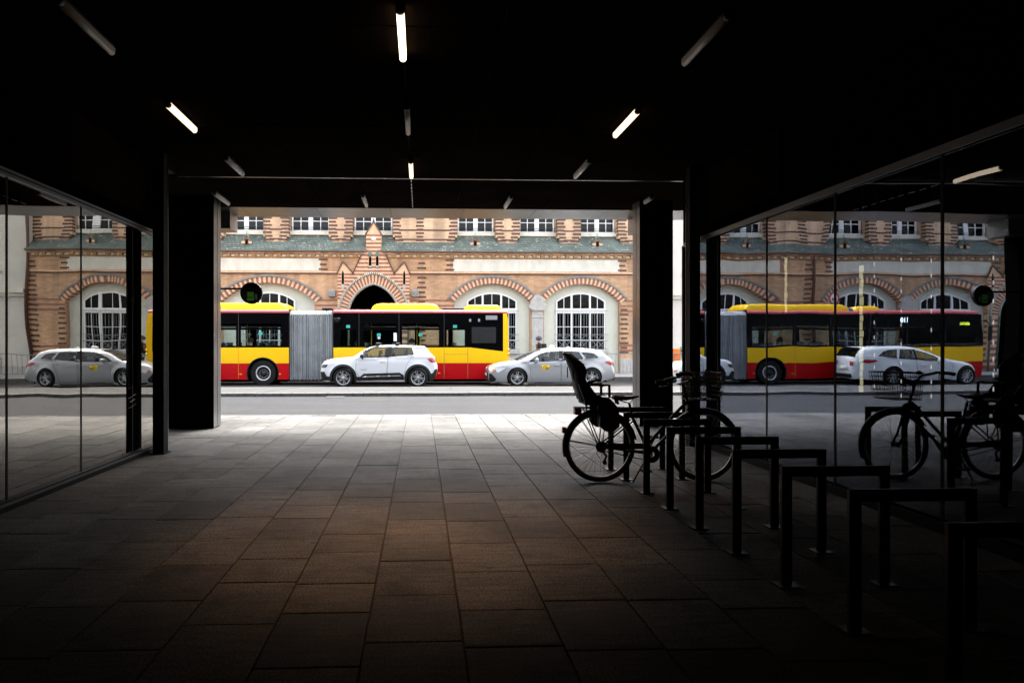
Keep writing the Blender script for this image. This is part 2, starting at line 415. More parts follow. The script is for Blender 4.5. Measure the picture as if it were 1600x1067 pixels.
for (nm, y0, y1, zt, zb) in (('kerb', KERB_Y, KERB_Y+.12, .002, -.3), ('kerb', 19.25, 19.55, .004, -.3), ('kerb', 30.0, 30.14, -.10, -.4)):
    base = MB().box((-70, y0+.01, zb), (70, y1-.01, zt-.02)).build(nm, 'joint_dark'); tag(base, kind='structure')
    me = None; L = 1.0
    shapes = []
    for k in range(5):
        m_ = MB(); rr = random.Random(k+int(y0*10))
        vs = []; nx = 5
        m_.bbox((.006, y0, zb+.02), (L-.006, y1, zt-rr.uniform(0, .006)), .012)
        shapes.append(m_.build('kerb_stone', 'kerbstone'))
    xs = [x for x in range(-26, 26)]
    for i, x in enumerate(xs):
        s_ = shapes[i % 5]
        o = s_ if i < 5 else bpy.data.objects.new('kerb_stone', s_.data)
        if i >= 5: C.objects.link(o)
        o.parent = base; o.location = (x+.37*(y0 > 15), random.uniform(-.004, .004), random.uniform(-.003, .003))
md = MB()
ms = tag(ground_strip('traffic_island', [(19.5, -.02), (22.1, -.03), (22.1, -.2)], 'joint_dark'), kind='structure')
# concrete slabs of the island, with skewed joints
xs = [(-25.0, .3)]
while xs[-1][0] < 24: xs.append((xs[-1][0]+random.uniform(2.1, 3.4), random.uniform(-.1, .6)))
for (a, sa), (b, sb) in zip(xs[:-1], xs[1:]):
    z1 = random.uniform(-.003, .003)
    q = MB(); g = .007
    q.add([(a+g, 19.56, -.015), (b-g, 19.56, -.015), (b-g+sb, 22.08, -.015), (a+g+sa, 22.08, -.015),
           (a+g, 19.56, z1), (b-g, 19.56, z1), (b-g+sb, 22.08, z1-.004), (a+g+sa, 22.08, z1-.004)],
          [(0,3,2,1),(4,5,6,7),(0,1,5,4),(1,2,6,5),(2,3,7,6),(3,0,4,7)])
    q.build('concrete_slab', 'concrete', ms)

# repairs in the asphalt and drain covers by the kerb
rd = [o for o in C.objects if o.name == 'road'][0]
for (xa, xb, ya, yb) in ((-6.2, -3.9, 14.6, 15.7), (1.4, 2.0, 13.6, 19.2), (4.2, 7.5, 16.6, 17.5), (-1.6, -.9, 17.2, 18.4)):
    zz = lambda y: -.085+(.03*(y-13.45)/2.85 if y < 16.3 else .03-.04*(y-16.3)/3.0)+.004
    MB().add([(xa, ya, zz(ya)), (xb, ya, zz(ya)), (xb+.2, yb, zz(yb)), (xa+.1, yb, zz(yb))], [(0, 1, 2, 3)]).build('asphalt_patch', 'lane_asphalt', rd, fix=False)
for x in (-2.6, 5.2):
    q = bx('drain_cover', (x, 18.75, -.089), (x+.5, 19.15, -.078), 'iron', rd)
# ---------------------------------------------------------------- passage floor of stone pavers
floor = tag(MB().box((-13, -4, -.3), (13, KERB_Y+.01, -.012)).build('passage_floor', 'joint_dark'), kind='structure')
PW, PL = .462, .60
cols = []
X0 = -.262
k0, k1 = -29, 29
tiles = []
for k in range(k0, k1):
    xa = X0+k*PW
    y = -3.9+random.Random(k*31).uniform(0, PL)
    while y < KERB_Y:
        l_ = PL if random.random() < .8 else PL*.72
        yb = min(y+l_, KERB_Y)
        if yb-y > .12: tiles.append((xa, y, yb))
        y += l_
def size_in_view(t):
    x, ya, yb = t[0]+PW/2, t[1], t[2]
    yc = max((ya+yb)/2, .1); u = (x*CS-yc*SN)/(x*SN+yc*CS)
    if yb < 2.7 or not (-.68 < u < .86): return 0
    if x < GLASS_L or x > GLASS_R:
        if yc < 10: return 0
    return 1/yc**2
tiles.sort(key=size_in_view, reverse=True)
tm = {}
def tile_obj(t, jit):
    key = (round(t[2]-t[1], 2))
    if key not in tm:
        q = MB().bbox((.004, .004, -.02), (PW-.004, t[2]-t[1]-.004, 0), .004)
        tm[key] = q.build('paver', 'paver_stone'); o = tm[key]
    else:
        o = bpy.data.objects.new('paver', tm[key].data); C.objects.link(o)
    o.parent = floor; o.location = (t[0], t[1], jit)
for t in tiles[:290]: tile_obj(t, random.uniform(-.0025, .0015))
q = MB()
for t in tiles[290:]:
    z = random.uniform(-.0025, .0015)
    q.bbox((t[0]+.004, t[1]+.004, -.02), (t[0]+PW-.004, t[2]-.004, z), .004)
tag(q.build('paving', 'paver_stone', floor, fix=False), kind='stuff')

# ================================================================ passage: ceiling, walls, columns
CEIL = 3.81
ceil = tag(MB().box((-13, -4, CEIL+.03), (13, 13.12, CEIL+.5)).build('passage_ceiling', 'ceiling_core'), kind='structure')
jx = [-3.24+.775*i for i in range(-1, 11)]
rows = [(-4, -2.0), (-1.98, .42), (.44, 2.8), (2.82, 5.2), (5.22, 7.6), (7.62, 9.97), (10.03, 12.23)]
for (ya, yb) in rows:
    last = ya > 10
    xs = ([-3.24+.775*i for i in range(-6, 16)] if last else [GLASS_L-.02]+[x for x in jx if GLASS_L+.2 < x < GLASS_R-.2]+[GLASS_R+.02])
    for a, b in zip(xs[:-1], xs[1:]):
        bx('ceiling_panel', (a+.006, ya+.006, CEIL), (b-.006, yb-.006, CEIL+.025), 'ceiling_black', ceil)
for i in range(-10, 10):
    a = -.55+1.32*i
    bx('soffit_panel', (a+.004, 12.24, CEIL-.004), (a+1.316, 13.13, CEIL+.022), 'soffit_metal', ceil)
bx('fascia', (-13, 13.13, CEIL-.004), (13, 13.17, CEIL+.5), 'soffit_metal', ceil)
bx('ceiling_track', (-3.5, 9.975, CEIL-.012), (3.9, 10.02, CEIL+.01), 'steel_side', ceil)
for k in range(9):
    ya = 10.1+k*.235
    bx('gap_clip', (-.147, ya, CEIL-.006), (-.132, ya+.13, CEIL+.02), 'aluminium', ceil)
# solid walls: bulkheads over the glass, the closed end behind the camera and the dark rooms behind the glass
def wall(name, a, b, m='wall_black'):
    return tag(MB().box(a, b).build(name, m), kind='structure')
HEAD = 2.80
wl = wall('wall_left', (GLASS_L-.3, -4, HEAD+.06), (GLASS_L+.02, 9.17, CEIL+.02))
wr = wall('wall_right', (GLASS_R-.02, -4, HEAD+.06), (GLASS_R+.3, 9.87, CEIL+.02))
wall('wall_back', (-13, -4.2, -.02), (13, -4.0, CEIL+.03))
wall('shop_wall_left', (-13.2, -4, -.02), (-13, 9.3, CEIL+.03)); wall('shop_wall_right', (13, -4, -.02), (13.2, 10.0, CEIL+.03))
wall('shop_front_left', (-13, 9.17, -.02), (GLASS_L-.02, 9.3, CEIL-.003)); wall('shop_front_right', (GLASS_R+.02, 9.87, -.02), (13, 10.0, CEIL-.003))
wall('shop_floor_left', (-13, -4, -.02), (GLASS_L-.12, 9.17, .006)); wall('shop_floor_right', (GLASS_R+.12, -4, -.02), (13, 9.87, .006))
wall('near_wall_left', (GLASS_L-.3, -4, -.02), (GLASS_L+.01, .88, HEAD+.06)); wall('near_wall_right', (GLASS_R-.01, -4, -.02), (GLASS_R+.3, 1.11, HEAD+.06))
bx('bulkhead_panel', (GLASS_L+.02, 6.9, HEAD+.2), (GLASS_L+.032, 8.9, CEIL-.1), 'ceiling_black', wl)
bx('bulkhead_panel', (GLASS_R-.032, 7.2, HEAD+.2), (GLASS_R-.02, 9.3, CEIL-.1), 'ceiling_black', wr)

def glass_wall(side, gx, mull, wide, yend, m, label, mlabel):
    s = 1 if side < 0 else -1           # towards the passage
    g = empty('glass_wall', (gx, 5, 0), label, 'glass wall')
    cuts = [(a+.015, b-.015) for a, b in zip(mull[:-1], mull[1:])]+[(mull[-1]+.015, yend-.03)]
    for a, b in cuts:
        bx('glass_pane', (gx-.012, a, .09), (gx+.0, b, HEAD), m, g)
    for y in mull: bx('mullion', (gx-.016, y-.014, .04), (gx+.003, y+.014, HEAD+.02), 'frame_black', g)
    bx('end_frame', (gx-.05, yend-.028, .0), (gx+.02*s, yend+.02, HEAD+.02), 'frame_black', g)
    y0 = mull[0]
    bx('sill_rail', (gx-.06, y0, .0), (gx+.045*s, yend-.03, .085), 'frame_black', g)
    bx('sill_trim', (gx+.047*s, y0, .05), (gx+.055*s, yend-.03, .072), 'rail_metal', g)
    hr = bx('head_rail', (gx-.05, y0, HEAD-.004), (gx+.03*s, yend-.03, HEAD+.058), 'rail_metal', g)
    bx('head_groove', (gx+.031*s, y0, HEAD+.022), (gx+.034*s, yend-.03, HEAD+.034), 'frame_black', hr)
    return g
gl_l = glass_wall(-1, GLASS_L, [.90, 2.12, 3.37, 4.62, 5.89, 7.15, 8.40], None, 9.15, 'glass_left', 'tall frameless glass wall reflecting the silver taxi and a brick arch', '')
gl_r = glass_wall(1, GLASS_R, [1.13, 2.37, 3.63, 4.91, 6.22, 7.48, 8.74], None, 9.85, 'glass_right', 'tall glass wall behind the bicycle racks reflecting the front of the bus', '')
# thin etched drawing and small notice on the glass on the left
dc = empty('glass_notice', (GLASS_L, 8.2, 1.0), 'thin etched lines and small framed notice on the glass wall', 'notice')
def gline(p, w=.004, name='etched_line'):
    pts = [(GLASS_L+.004, y, z) for y, z in p]
    MB().tube(pts, w, 4, smooth=False).build(name, 'iron', dc)
gline([(8.28, .62), (8.5, .66), (8.5, .78), (8.28, .74), (8.28, .62)]); gline([(8.32, .69), (8.46, .72)], .008)
gline([(8.25, 1.0), (8.25, 2.2), (8.42, 2.36), (8.42, 2.16)]); gline([(8.38, 1.9), (8.42, 2.1), (8.46, 1.88)], .006); gline([(8.39, 1.95), (8.455, 1.94)], .004)
gline([(8.3, .85), (8.3, 1.25), (8.4, 1.27), (8.4, .88), (8.3, .85)])
# free-standing posts in front of the glass walls
for x0, x1, y, lab in ((-3.385, -3.245, 8.77, 'black square steel post standing beside the etched glass wall'), (3.655, 3.80, 9.13, 'black square steel post between bicycle handlebars and wide column')):
    p = empty('steel_post', ((x0+x1)/2, y+.07, 0), lab, 'post', 'slim posts beside the glass')
    bx('shaft', (x0, y, .012), (x1, y+.14, CEIL-.001), 'frame_black', p, .006)
    bx('base_plate', (x0-.03, y-.03, .0), (x1+.03, y+.17, .012), 'frame_black', p)
    bx('edge_trim', ((x1 if x0 < 0 else x0-.006), y+.134, .02), ((x1+.006 if x0 < 0 else x0), y+.142, CEIL-.01), 'steel_side', p)
# columns clad in dark panels, steel on the reveal
for x0, x1, inner, lab in ((-4.19, -3.39, 1, 'wide black column with steel edge near the round sign'), (3.685, 4.25, -1, 'black column with steel edge behind the bicycle saddle')):
    c_ = empty('clad_column', ((x0+x1)/2, 11.5, 0), lab, 'column', 'columns at the street end')
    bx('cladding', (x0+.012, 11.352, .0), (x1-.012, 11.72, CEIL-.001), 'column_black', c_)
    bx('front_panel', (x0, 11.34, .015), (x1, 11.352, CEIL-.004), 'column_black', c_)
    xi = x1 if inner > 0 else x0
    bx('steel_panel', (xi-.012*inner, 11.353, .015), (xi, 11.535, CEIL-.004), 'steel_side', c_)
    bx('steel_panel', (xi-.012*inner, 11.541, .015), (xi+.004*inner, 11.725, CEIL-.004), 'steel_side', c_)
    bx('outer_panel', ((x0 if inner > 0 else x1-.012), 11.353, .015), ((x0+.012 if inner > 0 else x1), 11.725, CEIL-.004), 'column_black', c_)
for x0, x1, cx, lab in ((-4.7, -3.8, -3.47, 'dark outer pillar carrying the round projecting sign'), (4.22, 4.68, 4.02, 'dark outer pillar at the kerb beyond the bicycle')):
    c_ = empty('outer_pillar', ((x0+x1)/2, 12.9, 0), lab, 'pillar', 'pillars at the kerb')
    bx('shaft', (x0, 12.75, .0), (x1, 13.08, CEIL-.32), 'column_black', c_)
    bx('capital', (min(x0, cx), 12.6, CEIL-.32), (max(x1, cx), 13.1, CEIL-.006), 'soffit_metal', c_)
# ---------------------------------------------------------------- tube lamps under the ceiling
def lamp(lit):
    t = empty('tube_lamp', (0, 0, 0), local=True)
    r = .028; n = 14; L = .80
    ring = [(r*math.cos(a), -.05+r*math.sin(a)) for a in [PI+PI*i/n for i in range(n+1)]]
    ring = [(r, -.02)]+[(x, z) for x, z in reversed(ring)]+[(-r, -.02)]
    m = MB(); vs = []
    for y in (.05, L+.04):
        for x, z in ring: vs.append((x, y, z))
    k = len(ring)
    m.add(vs, [(i, i+1, k+i+1, k+i) for i in range(k-1)], smooth=True)
    for j in (0, 1): m.add(vs[j*k:(j+1)*k], [tuple(range(k))])
    m.build('diffuser', {0: 'tube_off', 1: 'tube_lit', 2: 'tube_dim'}[lit], t)
    MB().lathe([(0, 0), (r+.004, 0), (r+.004, .05), (0, .05)], (0, 0, -.042), n=16).build('end_cap', 'lamp_cap', t)
    MB().lathe([(0, L+.04), (r*.9, L+.04), (r*.6, L+.055), (0, L+.06)], (0, 0, -.045), n=16).build('end_cap', 'tube_off', t)
    MB().box((-.028, .03, -.02), (.028, L+.03, 0)).build('housing', 'lamp_cap', t)
    if lit:                              # the lamp's own light, thrown down by its reflector
        al = bpy.data.lights.new('lamp_light', 'AREA'); al.shape = 'RECTANGLE'; al.size = .04; al.size_y = L; al.energy = 1.6 if lit == 1 else .2
        al.color = (1.0, .50, .21); al.spread = R(60)
        lo = bpy.data.objects.new('lamp_light', al); C.objects.link(lo); lo.parent = t; lo.location = (0, .05+L/2, -.082)
    return t
LZ = CEIL-.001
def lampx(u, v): # position of a lamp's far end
    dd = (LZ-.05-EYE)*FPX/(HZ-v); r_ = (u-PPX)/FPX*dd
    return (r_*CS+dd*SN, -r_*SN+dd*CS)
spots = [(178, 85, 0, 'unlit tube lamp highest up in the row over the glass notice'), (306, 206, 2, 'lit tube lamp in the row on the etched glass side'), (380, 274, 0, 'unlit tube lamp just before the ceiling track, etched glass side'), (358, 320, 0, 'small unlit tube lamp above the wide black column'),
         (630, 95, 1, 'large brightly lit tube lamp in the centre row, topmost'), (638, 210, 0, 'unlit tube lamp in the centre row between two lit ones'), (643, 278, 2, 'small lit tube lamp touching the ceiling track in the centre row'), (573, 323, 0, 'small unlit tube lamp beside the fascia, above the gothic portal'),
         (1067, 102, 0, 'unlit tube lamp highest up in the row over the bicycle side'), (960, 214, 2, 'lit tube lamp in the row on the bicycle side'), (898, 278, 0, 'unlit tube lamp just before the ceiling track, bicycle side'), (789, 325, 0, 'small unlit tube lamp beside the fascia, above the paired arches'), (993, 326, 0, 'small unlit tube lamp above the column behind the bicycle')]
protos = {}
for u, v, lit, lab in spots:
    x, y = lampx(u, v)
    if lit not in protos: o = protos[lit] = lamp(lit); o.location = (x, y-.88, LZ)
    else: o = dup(protos[lit], (x, y-.88, LZ))
    tag(o, lab, 'lamp', 'tube lamps under the passage ceiling')
# ---------------------------------------------------------------- round projecting sign
sgx, sgy, sgz = sx(393, 12.85), 12.85, sz(393, 458, 12.85)
sg = empty('projecting_sign', (-3.8, sgy, sgz), 'dark round sign with green squares on a horizontal bracket', 'sign')
MB().lathe([(0, -.03), (.185, -.03), (.195, -.02), (.195, .02), (.185, .03), (0, .03)], (sgx, sgy, sgz), n=40).build('sign_disc', 'sign_dark', sg)
MB().lathe([(.185, -.034), (.202, -.034), (.202, .034), (.185, .034), (.185, -.034)], (sgx, sgy, sgz), n=40).build('sign_rim', 'iron', sg)
bx('bracket', (-3.8, sgy-.055, sgz+.06), (sgx+.2, sgy-.035, sgz+.095), 'iron', sg)
for a, b, m in (((-.07, -.14), (.05, .02), 'sign_green'), ((.07, -.12), (.11, -.02), 'grey_paint')):
    bx('sign_mark', (sgx+a[0], sgy-.036, sgz+a[1]), (sgx+b[0], sgy-.031, sgz+b[1]), m, sg)
bx('sign_mark', (sgx-.085, sgy-.038, sgz-.09), (sgx+.03, sgy-.0365, sgz-.075), 'sign_dark', sg)
# ================================================================ brick building across the street
FY = 33.0
def fx(u): return sx(u, FY)
def fm(u): return mx(u, FY)          # the stretch only seen in the glass wall on the right
BX0, BX1 = -25.0, 11.6
GZ = -.10
Z_STR, Z_P0, Z_P1, Z_EAVE = 4.77, 4.88, 5.46, 5.74
bb = empty('brick_building', (-6, FY, GZ), 'ornate yellow brick building with striped arches, gothic portal and green tiled skirt roof', 'building')
def seg_arch(xa, xb, z_sp, rise, n=22):
    """points of a segmental arch from the left springing to the right one, its centre and radius"""
    hw = (xb-xa)/2; r = (hw*hw+rise*rise)/(2*rise); cx = (xa+xb)/2; cz = z_sp+rise-r
    a = math.asin(min(1, hw/r))
    return [(cx+r*math.sin(-a+2*a*i/n), cz+r*math.cos(-a+2*a*i/n)) for i in range(n+1)], cx, cz, r, a
# niche openings: (left, right) of the plastered niche
niches = [(fx(346), fx(492)), (fx(710), fx(829)), (fx(850), fx(969)), (fm(1403), fm(1294)), (fm(1540), fm(1424))]
N_SP, N_RISE = 3.42, .88
portals = [fx(584), fm(1590)]
def gothic(cx, hw, z_sp, apex, n=12):
    """pointed arch outline from the left springing over the apex to the right"""
    h = apex-z_sp; r = (hw*hw+h*h)/(2*hw)
    L = []; a1 = math.asin(min(1, h/r))
    for i in range(n+1):
        a = a1*i/n; L.append((cx-hw+r-r*math.cos(a), z_sp+r*math.sin(a)))
    return L+[(2*cx-x, z) for x, z in reversed(L[:-1])]
holes = []
for xa, xb in niches:
    holes.append([(xa, GZ+.0)]+seg_arch(xa, xb, N_SP, N_RISE)[0]+[(xb, GZ+.0)])
P_SP, P_AP, P_HW = 2.75, 4.24, 1.21
for pc in portals: holes.append([(pc-P_HW, GZ)]+gothic(pc, P_HW, P_SP, P_AP)+[(pc+P_HW, GZ)])
# ground storey wall: one outline that steps round the openings, which all stand on the pavement
holes.sort(key=lambda h: h[0][0])
out = [(BX0, GZ)]
for h in holes: out += h
out += [(BX1, GZ), (BX1, Z_EAVE), (BX0, Z_EAVE)]
MB().prism(out, FY, FY+.5).build('ground_storey_wall', 'brick_light', bb)
# plinth of stone between the openings
edges = [BX0]+[v for h in holes for v in (h[0][0], h[-1][0])]+[BX1]
for a, b in zip(edges[0::2], edges[1::2]):
    if b-a > .5: bx('plinth', (a+.0, FY-.07, GZ), (b-.0, FY+.02, GZ+.72), 'stone_grey', bb, .02)
# plastered niche backs, each with its window
def niche_window(xa, xb, parent):
    cx = (xa+xb)/2; hw = 1.23; yw = FY+.36
    zb_, zt, rise = 1.02, 3.45, .42
    z_tr0, z_tr1 = 2.86, 3.10
    arch, acx, acz, ar, aa = seg_arch(cx-hw, cx+hw, zt, rise, 18)
    outer = [(cx-hw, zb_)]+arch+[(cx+hw, zb_)]
    w_ = MB(); b1, b2 = .41, .09        # half width of the middle bay and of the mullions
    bays = [(cx-hw+.07, cx-b1-b2), (cx-b1, cx+b1), (cx+b1+b2, cx+hw-.07)]
    def top(x): return acz+math.sqrt(max(ar*ar-(x-cx)**2, 0))-.07
    hl = []
    for a, b in bays:
        hl.append([(a, zb_+.08), (b, zb_+.08), (b, z_tr0), (a, z_tr0)])
        hl.append([(a, z_tr1), (b, z_tr1)]+[(b+(a-b)*i/5, top(b+(a-b)*i/5)) for i in range(6)])
    fr = MB().prism(outer, yw-.09, yw, holes=hl).build('window', 'window_white', parent)
    gp = MB()
    for h in hl: gp = MB().prism(h, yw-.03, yw-.022).build('pane', 'glass_window', fr)
    # glazing bars
    for a, b in bays:
        m = (a+b)/2
        bx('glazing_bar', (m-.014, yw-.06, zb_+.08), (m+.014, yw-.031, z_tr0), 'window_white', fr)
        bx('glazing_bar', (m-.014, yw-.06, z_tr1), (m+.014, yw-.031, top(m)), 'window_white', fr)
        for z in (1.55, 2.2): bx('glazing_bar', (a, yw-.058, z-.014), (b, yw-.033, z+.014), 'window_white', fr)
    bx('sill', (cx-hw-.12, yw-.22, zb_-.14), (cx+hw+.12, yw+.02, zb_), 'stone_grey', fr)
    # wrought-iron grille in front
    g = MB(); yg = yw-.2
    for i in range(19):
        x = cx-hw+.04+(2*hw-.08)*i/18
        g.tube([(x, yg, zb_+.02), (x, yg, 2.98)], .008, 5)
    for z in (1.1, 1.52, 1.82, 2.98): g.box((cx-hw-.1, yg-.012, z-.012), (cx+hw+.1, yg+.004, z+.012))
    for a, b in bays:
        m = (a+b)/2
        for s in (-1, 1):
            g.tube([(m, yg-.02, 1.15), (m+s*.1, yg-.02, 1.3), (m+s*.3, yg-.02, 1.5)], .01, 5)
            g.tube([(m, yg-.02, 1.5), (m+s*.12, yg-.02, 1.3), (m+s*.32, yg-.02, 1.15)], .01, 5)
            g.tube([(m, yg-.02, 1.55), (m+s*.12, yg-.02, 1.72), (m+s*.27, yg-.02, 1.76), (m+s*.3, yg-.02, 1.68)], .01, 5)
    tag(g.build('grille', 'grey_paint', fr), kind='stuff')
    return outer
for xa, xb in niches:
    cx = (xa+xb)/2; arch, acx, acz, ar, aa = seg_arch(xa, xb, N_SP, N_RISE)
    wo_ = seg_arch(cx-1.23, cx+1.23, 3.45, .42, 18)[0]
    hole = [(cx-1.23, 1.02)]+wo_+[(cx+1.23, 1.02)]
    MB().prism([(xa-.05, GZ), (xb+.05, GZ), (xb+.05, 4.6), (xa-.05, 4.6)], FY+.36, FY+.52, holes=[hole]).build('niche_wall', 'plaster_cream', bb)
    niche_window(xa, xb, bb)
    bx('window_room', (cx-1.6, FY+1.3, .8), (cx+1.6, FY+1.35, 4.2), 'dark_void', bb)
    # striped arch of wedge bricks
    n = 46; RI, RO = ar-.015, ar+.27
    v0, v1, hood = MB(), MB(), MB()
    for i in range(n):
        a0 = -aa*1.03+2*aa*1.03*(i+.04)/n; a1 = -aa*1.03+2*aa*1.03*(i+.96)/n
        P = [(acx+r*math.sin(a), acz+r*math.cos(a)) for r, a in ((RI, a0), (RI, a1), (RO, a1), (RO, a0))]
        (v0 if i % 2 else v1).prism(P[::-1], FY-.05, FY+.35)
    tag(v0.build('pale_wedge_bricks', 'brick_tan', bb), kind='stuff'); tag(v1.build('rose_wedge_bricks', 'brick_pink', bb), kind='stuff')
    k = 34
    o_ = [(acx+(RO+.10)*math.sin(-aa*1.05+2*aa*1.05*i/k), acz+(RO+.10)*math.cos(-aa*1.05+2*aa*1.05*i/k)) for i in range(k+1)]
    i_ = [(acx+(RO+.008)*math.sin(-aa*1.05+2*aa*1.05*i/k), acz+(RO+.008)*math.cos(-aa*1.05+2*aa*1.05*i/k)) for i in range(k+1)]
    hood.prism(o_[::-1]+i_, FY-.09, FY+.02); hood.build('hood_mould', 'stone_dark', bb)
# stone pillars between paired niches
for a, b in ((1, 2), (4, 3)):
    x0, x1 = niches[a][1], niches[b][0]; cx = (x0+x1)/2
    p = bx('stone_pillar', (cx-.28, FY-.10, GZ+.72), (cx+.28, FY+.12, 2.62), 'stone_grey', bb, .02)
    bx('pillar_band', (cx-.31, FY-.13, 2.62), (cx+.31, FY+.1, 2.70), 'stone_grey', p, .02)
    MB().prism([(cx-.28, 2.70), (cx+.28, 2.70), (cx+.24, 2.98), (cx+.12, 3.05), (cx-.12, 3.05), (cx-.24, 2.98)], FY-.11, FY+.1).build('pillar_neck', 'stone_grey', p)
    MB().prism([(cx-.25, 2.98), (cx+.25, 2.98), (cx+.43, 3.13), (cx+.43, 3.22), (cx-.43, 3.22), (cx-.43, 3.13)], FY-.2, FY+.1).build('capital', 'stone_grey', p)
    MB().prism([(cx-.38, 3.22), (cx+.38, 3.22), (cx+.3, 3.5), (cx+.12, 3.72), (cx-.12, 3.72), (cx-.3, 3.5)], FY-.16, FY+.1).build('capital_block', 'stone_grey', p)
# ---------------------------------------------------------------- gothic portals
def portal(pc, main):
    pr = MB(); n = 15
    RNG = .46
    inn = gothic(pc, P_HW+.0, P_SP, P_AP, n); outr = gothic(pc, P_HW+RNG, P_SP, P_AP+RNG*1.12, n)
    A, B = MB(), MB()
    def quad(i, t0, t1):
        f = lambda L, t: (L[i][0]*(1-t)+L[i+1][0]*t, L[i][1]*(1-t)+L[i+1][1]*t)
        return [f(inn, t0), f(inn, t1), f(outr, t1), f(outr, t0)]
    kk = 0
    for i in range(len(inn)-1):
        for h in (0, .5):
            (A if kk % 2 else B).prism(quad(i, h+.02, h+.48)[::-1], FY-.12, FY+.3); kk += 1
    for z in range(9):
        for s in (-1, 1):
            z0 = P_SP-(z+1)*.3; x0 = pc+s*P_HW; x1 = pc+s*(P_HW+RNG)
            A.box((x0, FY-.12, z0+.15), (x1, FY+.3, z0+.295)); B.box((x0, FY-.12, z0), (x1, FY+.3, z0+.145))
    tag(A.build('pale_wedge_bricks', 'brick_tan', bb), kind='stuff'); tag(B.build('rose_wedge_bricks', 'brick_pink', bb), kind='stuff')
    # glazed roll mouldings inside and outside the ring
    for L, off, r in ((inn, -.13, .05), (outr, -.14, .055)):
        q = MB(); pts = [(L[0][0], FY+off, GZ)]+[(x, FY+off, z) for x, z in L]+[(L[-1][0], FY+off, GZ)]
        q.tube(pts, r, 6); q.build('glazed_roll', 'glazed_green', bb)
        q = MB(); acc = 0
        for (x0, z0), (x1, z1) in zip(L[:-1], L[1:]):
            for t in (.15, .65):
                xx, zz = x0+(x1-x0)*t, z0+(z1-z0)*t
                xe, ze = x0+(x1-x0)*(t+.22), z0+(z1-z0)*(t+.22)
                q.tube([(xx, FY+off, zz), (xe, FY+off, ze)], r+.008, 6)
        tag(q.build('roll_beads', 'plaster_panel', bb), kind='stuff')
    # gabled front of striped brick
    W = (P_HW+RNG); half = 1.72
    ring = outr
    gy0, gy1 = FY-.10, FY-.003
    gab = [(pc-half, GZ+.72)]+[(pc-half, 4.75), (pc-half+.25, 5.28), (pc-.98, 4.72), (pc-.46, 5.86), (pc-.36, 6.0), (pc-.36, 6.62), (pc-.30, 6.68), (pc, 7.2), (pc+.30, 6.68), (pc+.36, 6.62), (pc+.36, 6.0), (pc+.46, 5.86), (pc+.98, 4.72), (pc+half-.25, 5.28), (pc+half, 4.75), (pc+half, GZ+.72)]
    gab = gab+[(pc+W+.0, GZ+.72)]+[(x, z) for x, z in reversed(ring)]+[(pc-W, GZ+.72)]
    slots = [[(pc+s*.17-.065, 5.02), (pc+s*.17+.065, 5.02), (pc+s*.17+.065, 5.5), (pc+s*.17, 5.6), (pc+s*.17-.065, 5.5)] for s in (-1, 1)]
    slots += [[(pc+s*1.47-.06, 4.0), (pc+s*1.47+.06, 4.0), (pc+s*1.47+.06, 4.72), (pc+s*1.47, 4.86), (pc+s*1.47-.06, 4.72)] for s in (-1, 1)]
    slots = slots[:2]
    MB().prism(gab, gy0, gy1, holes=slots).build('portal_gable', 'brick_tan', bb)
    # the part of the gable above the eaves goes back to the upper wall
    MB().prism([(pc-.36, 5.9), (pc+.36, 5.9), (pc+.36, 6.62), (pc, 7.2), (pc-.36, 6.62)], FY-.003, FY+.45).build('gable_turret', 'brick_tan', bb)
    for s in (-1, 1):
        bx('lancet', (pc+s*.17-.07, FY-.0025, 5.0), (pc+s*.17+.07, FY+.004, 5.62), 'dark_void', bb)
        bx('lancet_sill', (pc+s*.17-.08, FY-.1, 4.98), (pc+s*.17+.08, FY-.06, 5.12), 'stone_grey', bb)
        MB().prism([(pc+s*.17-.13, 5.58), (pc+s*.17+.13, 5.58), (pc+s*.17, 5.86)], FY-.17, FY-.1).build('lancet_hood', 'glazed_green', bb)
        MB().prism([(pc+s*1.47-.055, 4.05), (pc+s*1.47+.055, 4.05), (pc+s*1.47+.055, 4.72), (pc+s*1.47, 4.9), (pc+s*1.47-.055, 4.72)], FY-.106, FY-.101).build('lancet', 'dark_void', bb)
        MB().prism([(pc+s*1.47-.06, 3.98), (pc+s*1.47+.06, 3.98), (pc+s*1.47+.06, 4.22), (pc+s*1.47-.06, 4.22)], FY-.116, FY-.107).build('lancet_sill', 'stone_grey', bb)
        # copings
        def cop(p, q_, t=.045, y0=FY-.15):
            d_ = Vector((q_[0]-p[0], q_[1]-p[1])).normalized(); nrm = Vector((-d_.y, d_.x))*t
            MB().prism([(p[0]-nrm.x*.2, p[1]-nrm.y*.2), (q_[0]-nrm.x*.2, q_[1]-nrm.y*.2), (q_[0]+nrm.x, q_[1]+nrm.y), (p[0]+nrm.x, p[1]+nrm.y)], y0, FY-.101).build('coping', 'brick_brown', bb)
        if s < 0:
            cop((pc-1.0, 4.68), (pc-.46, 5.86)); cop((pc-half, 4.75), (pc-half+.25, 5.28)); cop((pc-half+.25, 5.28), (pc-.98, 4.72))
            cop((pc-.38, 6.58), (pc, 7.2), .05)
        else:
            cop((pc+.46, 5.86), (pc+1.0, 4.68)); cop((pc+half-.25, 5.28), (pc+half, 4.75)); cop((pc+.98, 4.72), (pc+half-.25, 5.28))
            cop((pc, 7.2), (pc+.38, 6.58), .05)
        lm = bx('wall_lantern', (pc+s*2.0-.17, FY-.26, 3.62), (pc+s*2.0+.17, FY-.0, 3.95), 'grey_paint', bb, .03)
        bx('lantern_glass', (pc+s*2.0-.13, FY-.265, 3.7), (pc+s*2.0+.13, FY-.2605, 3.86), 'stone_dark', lm)
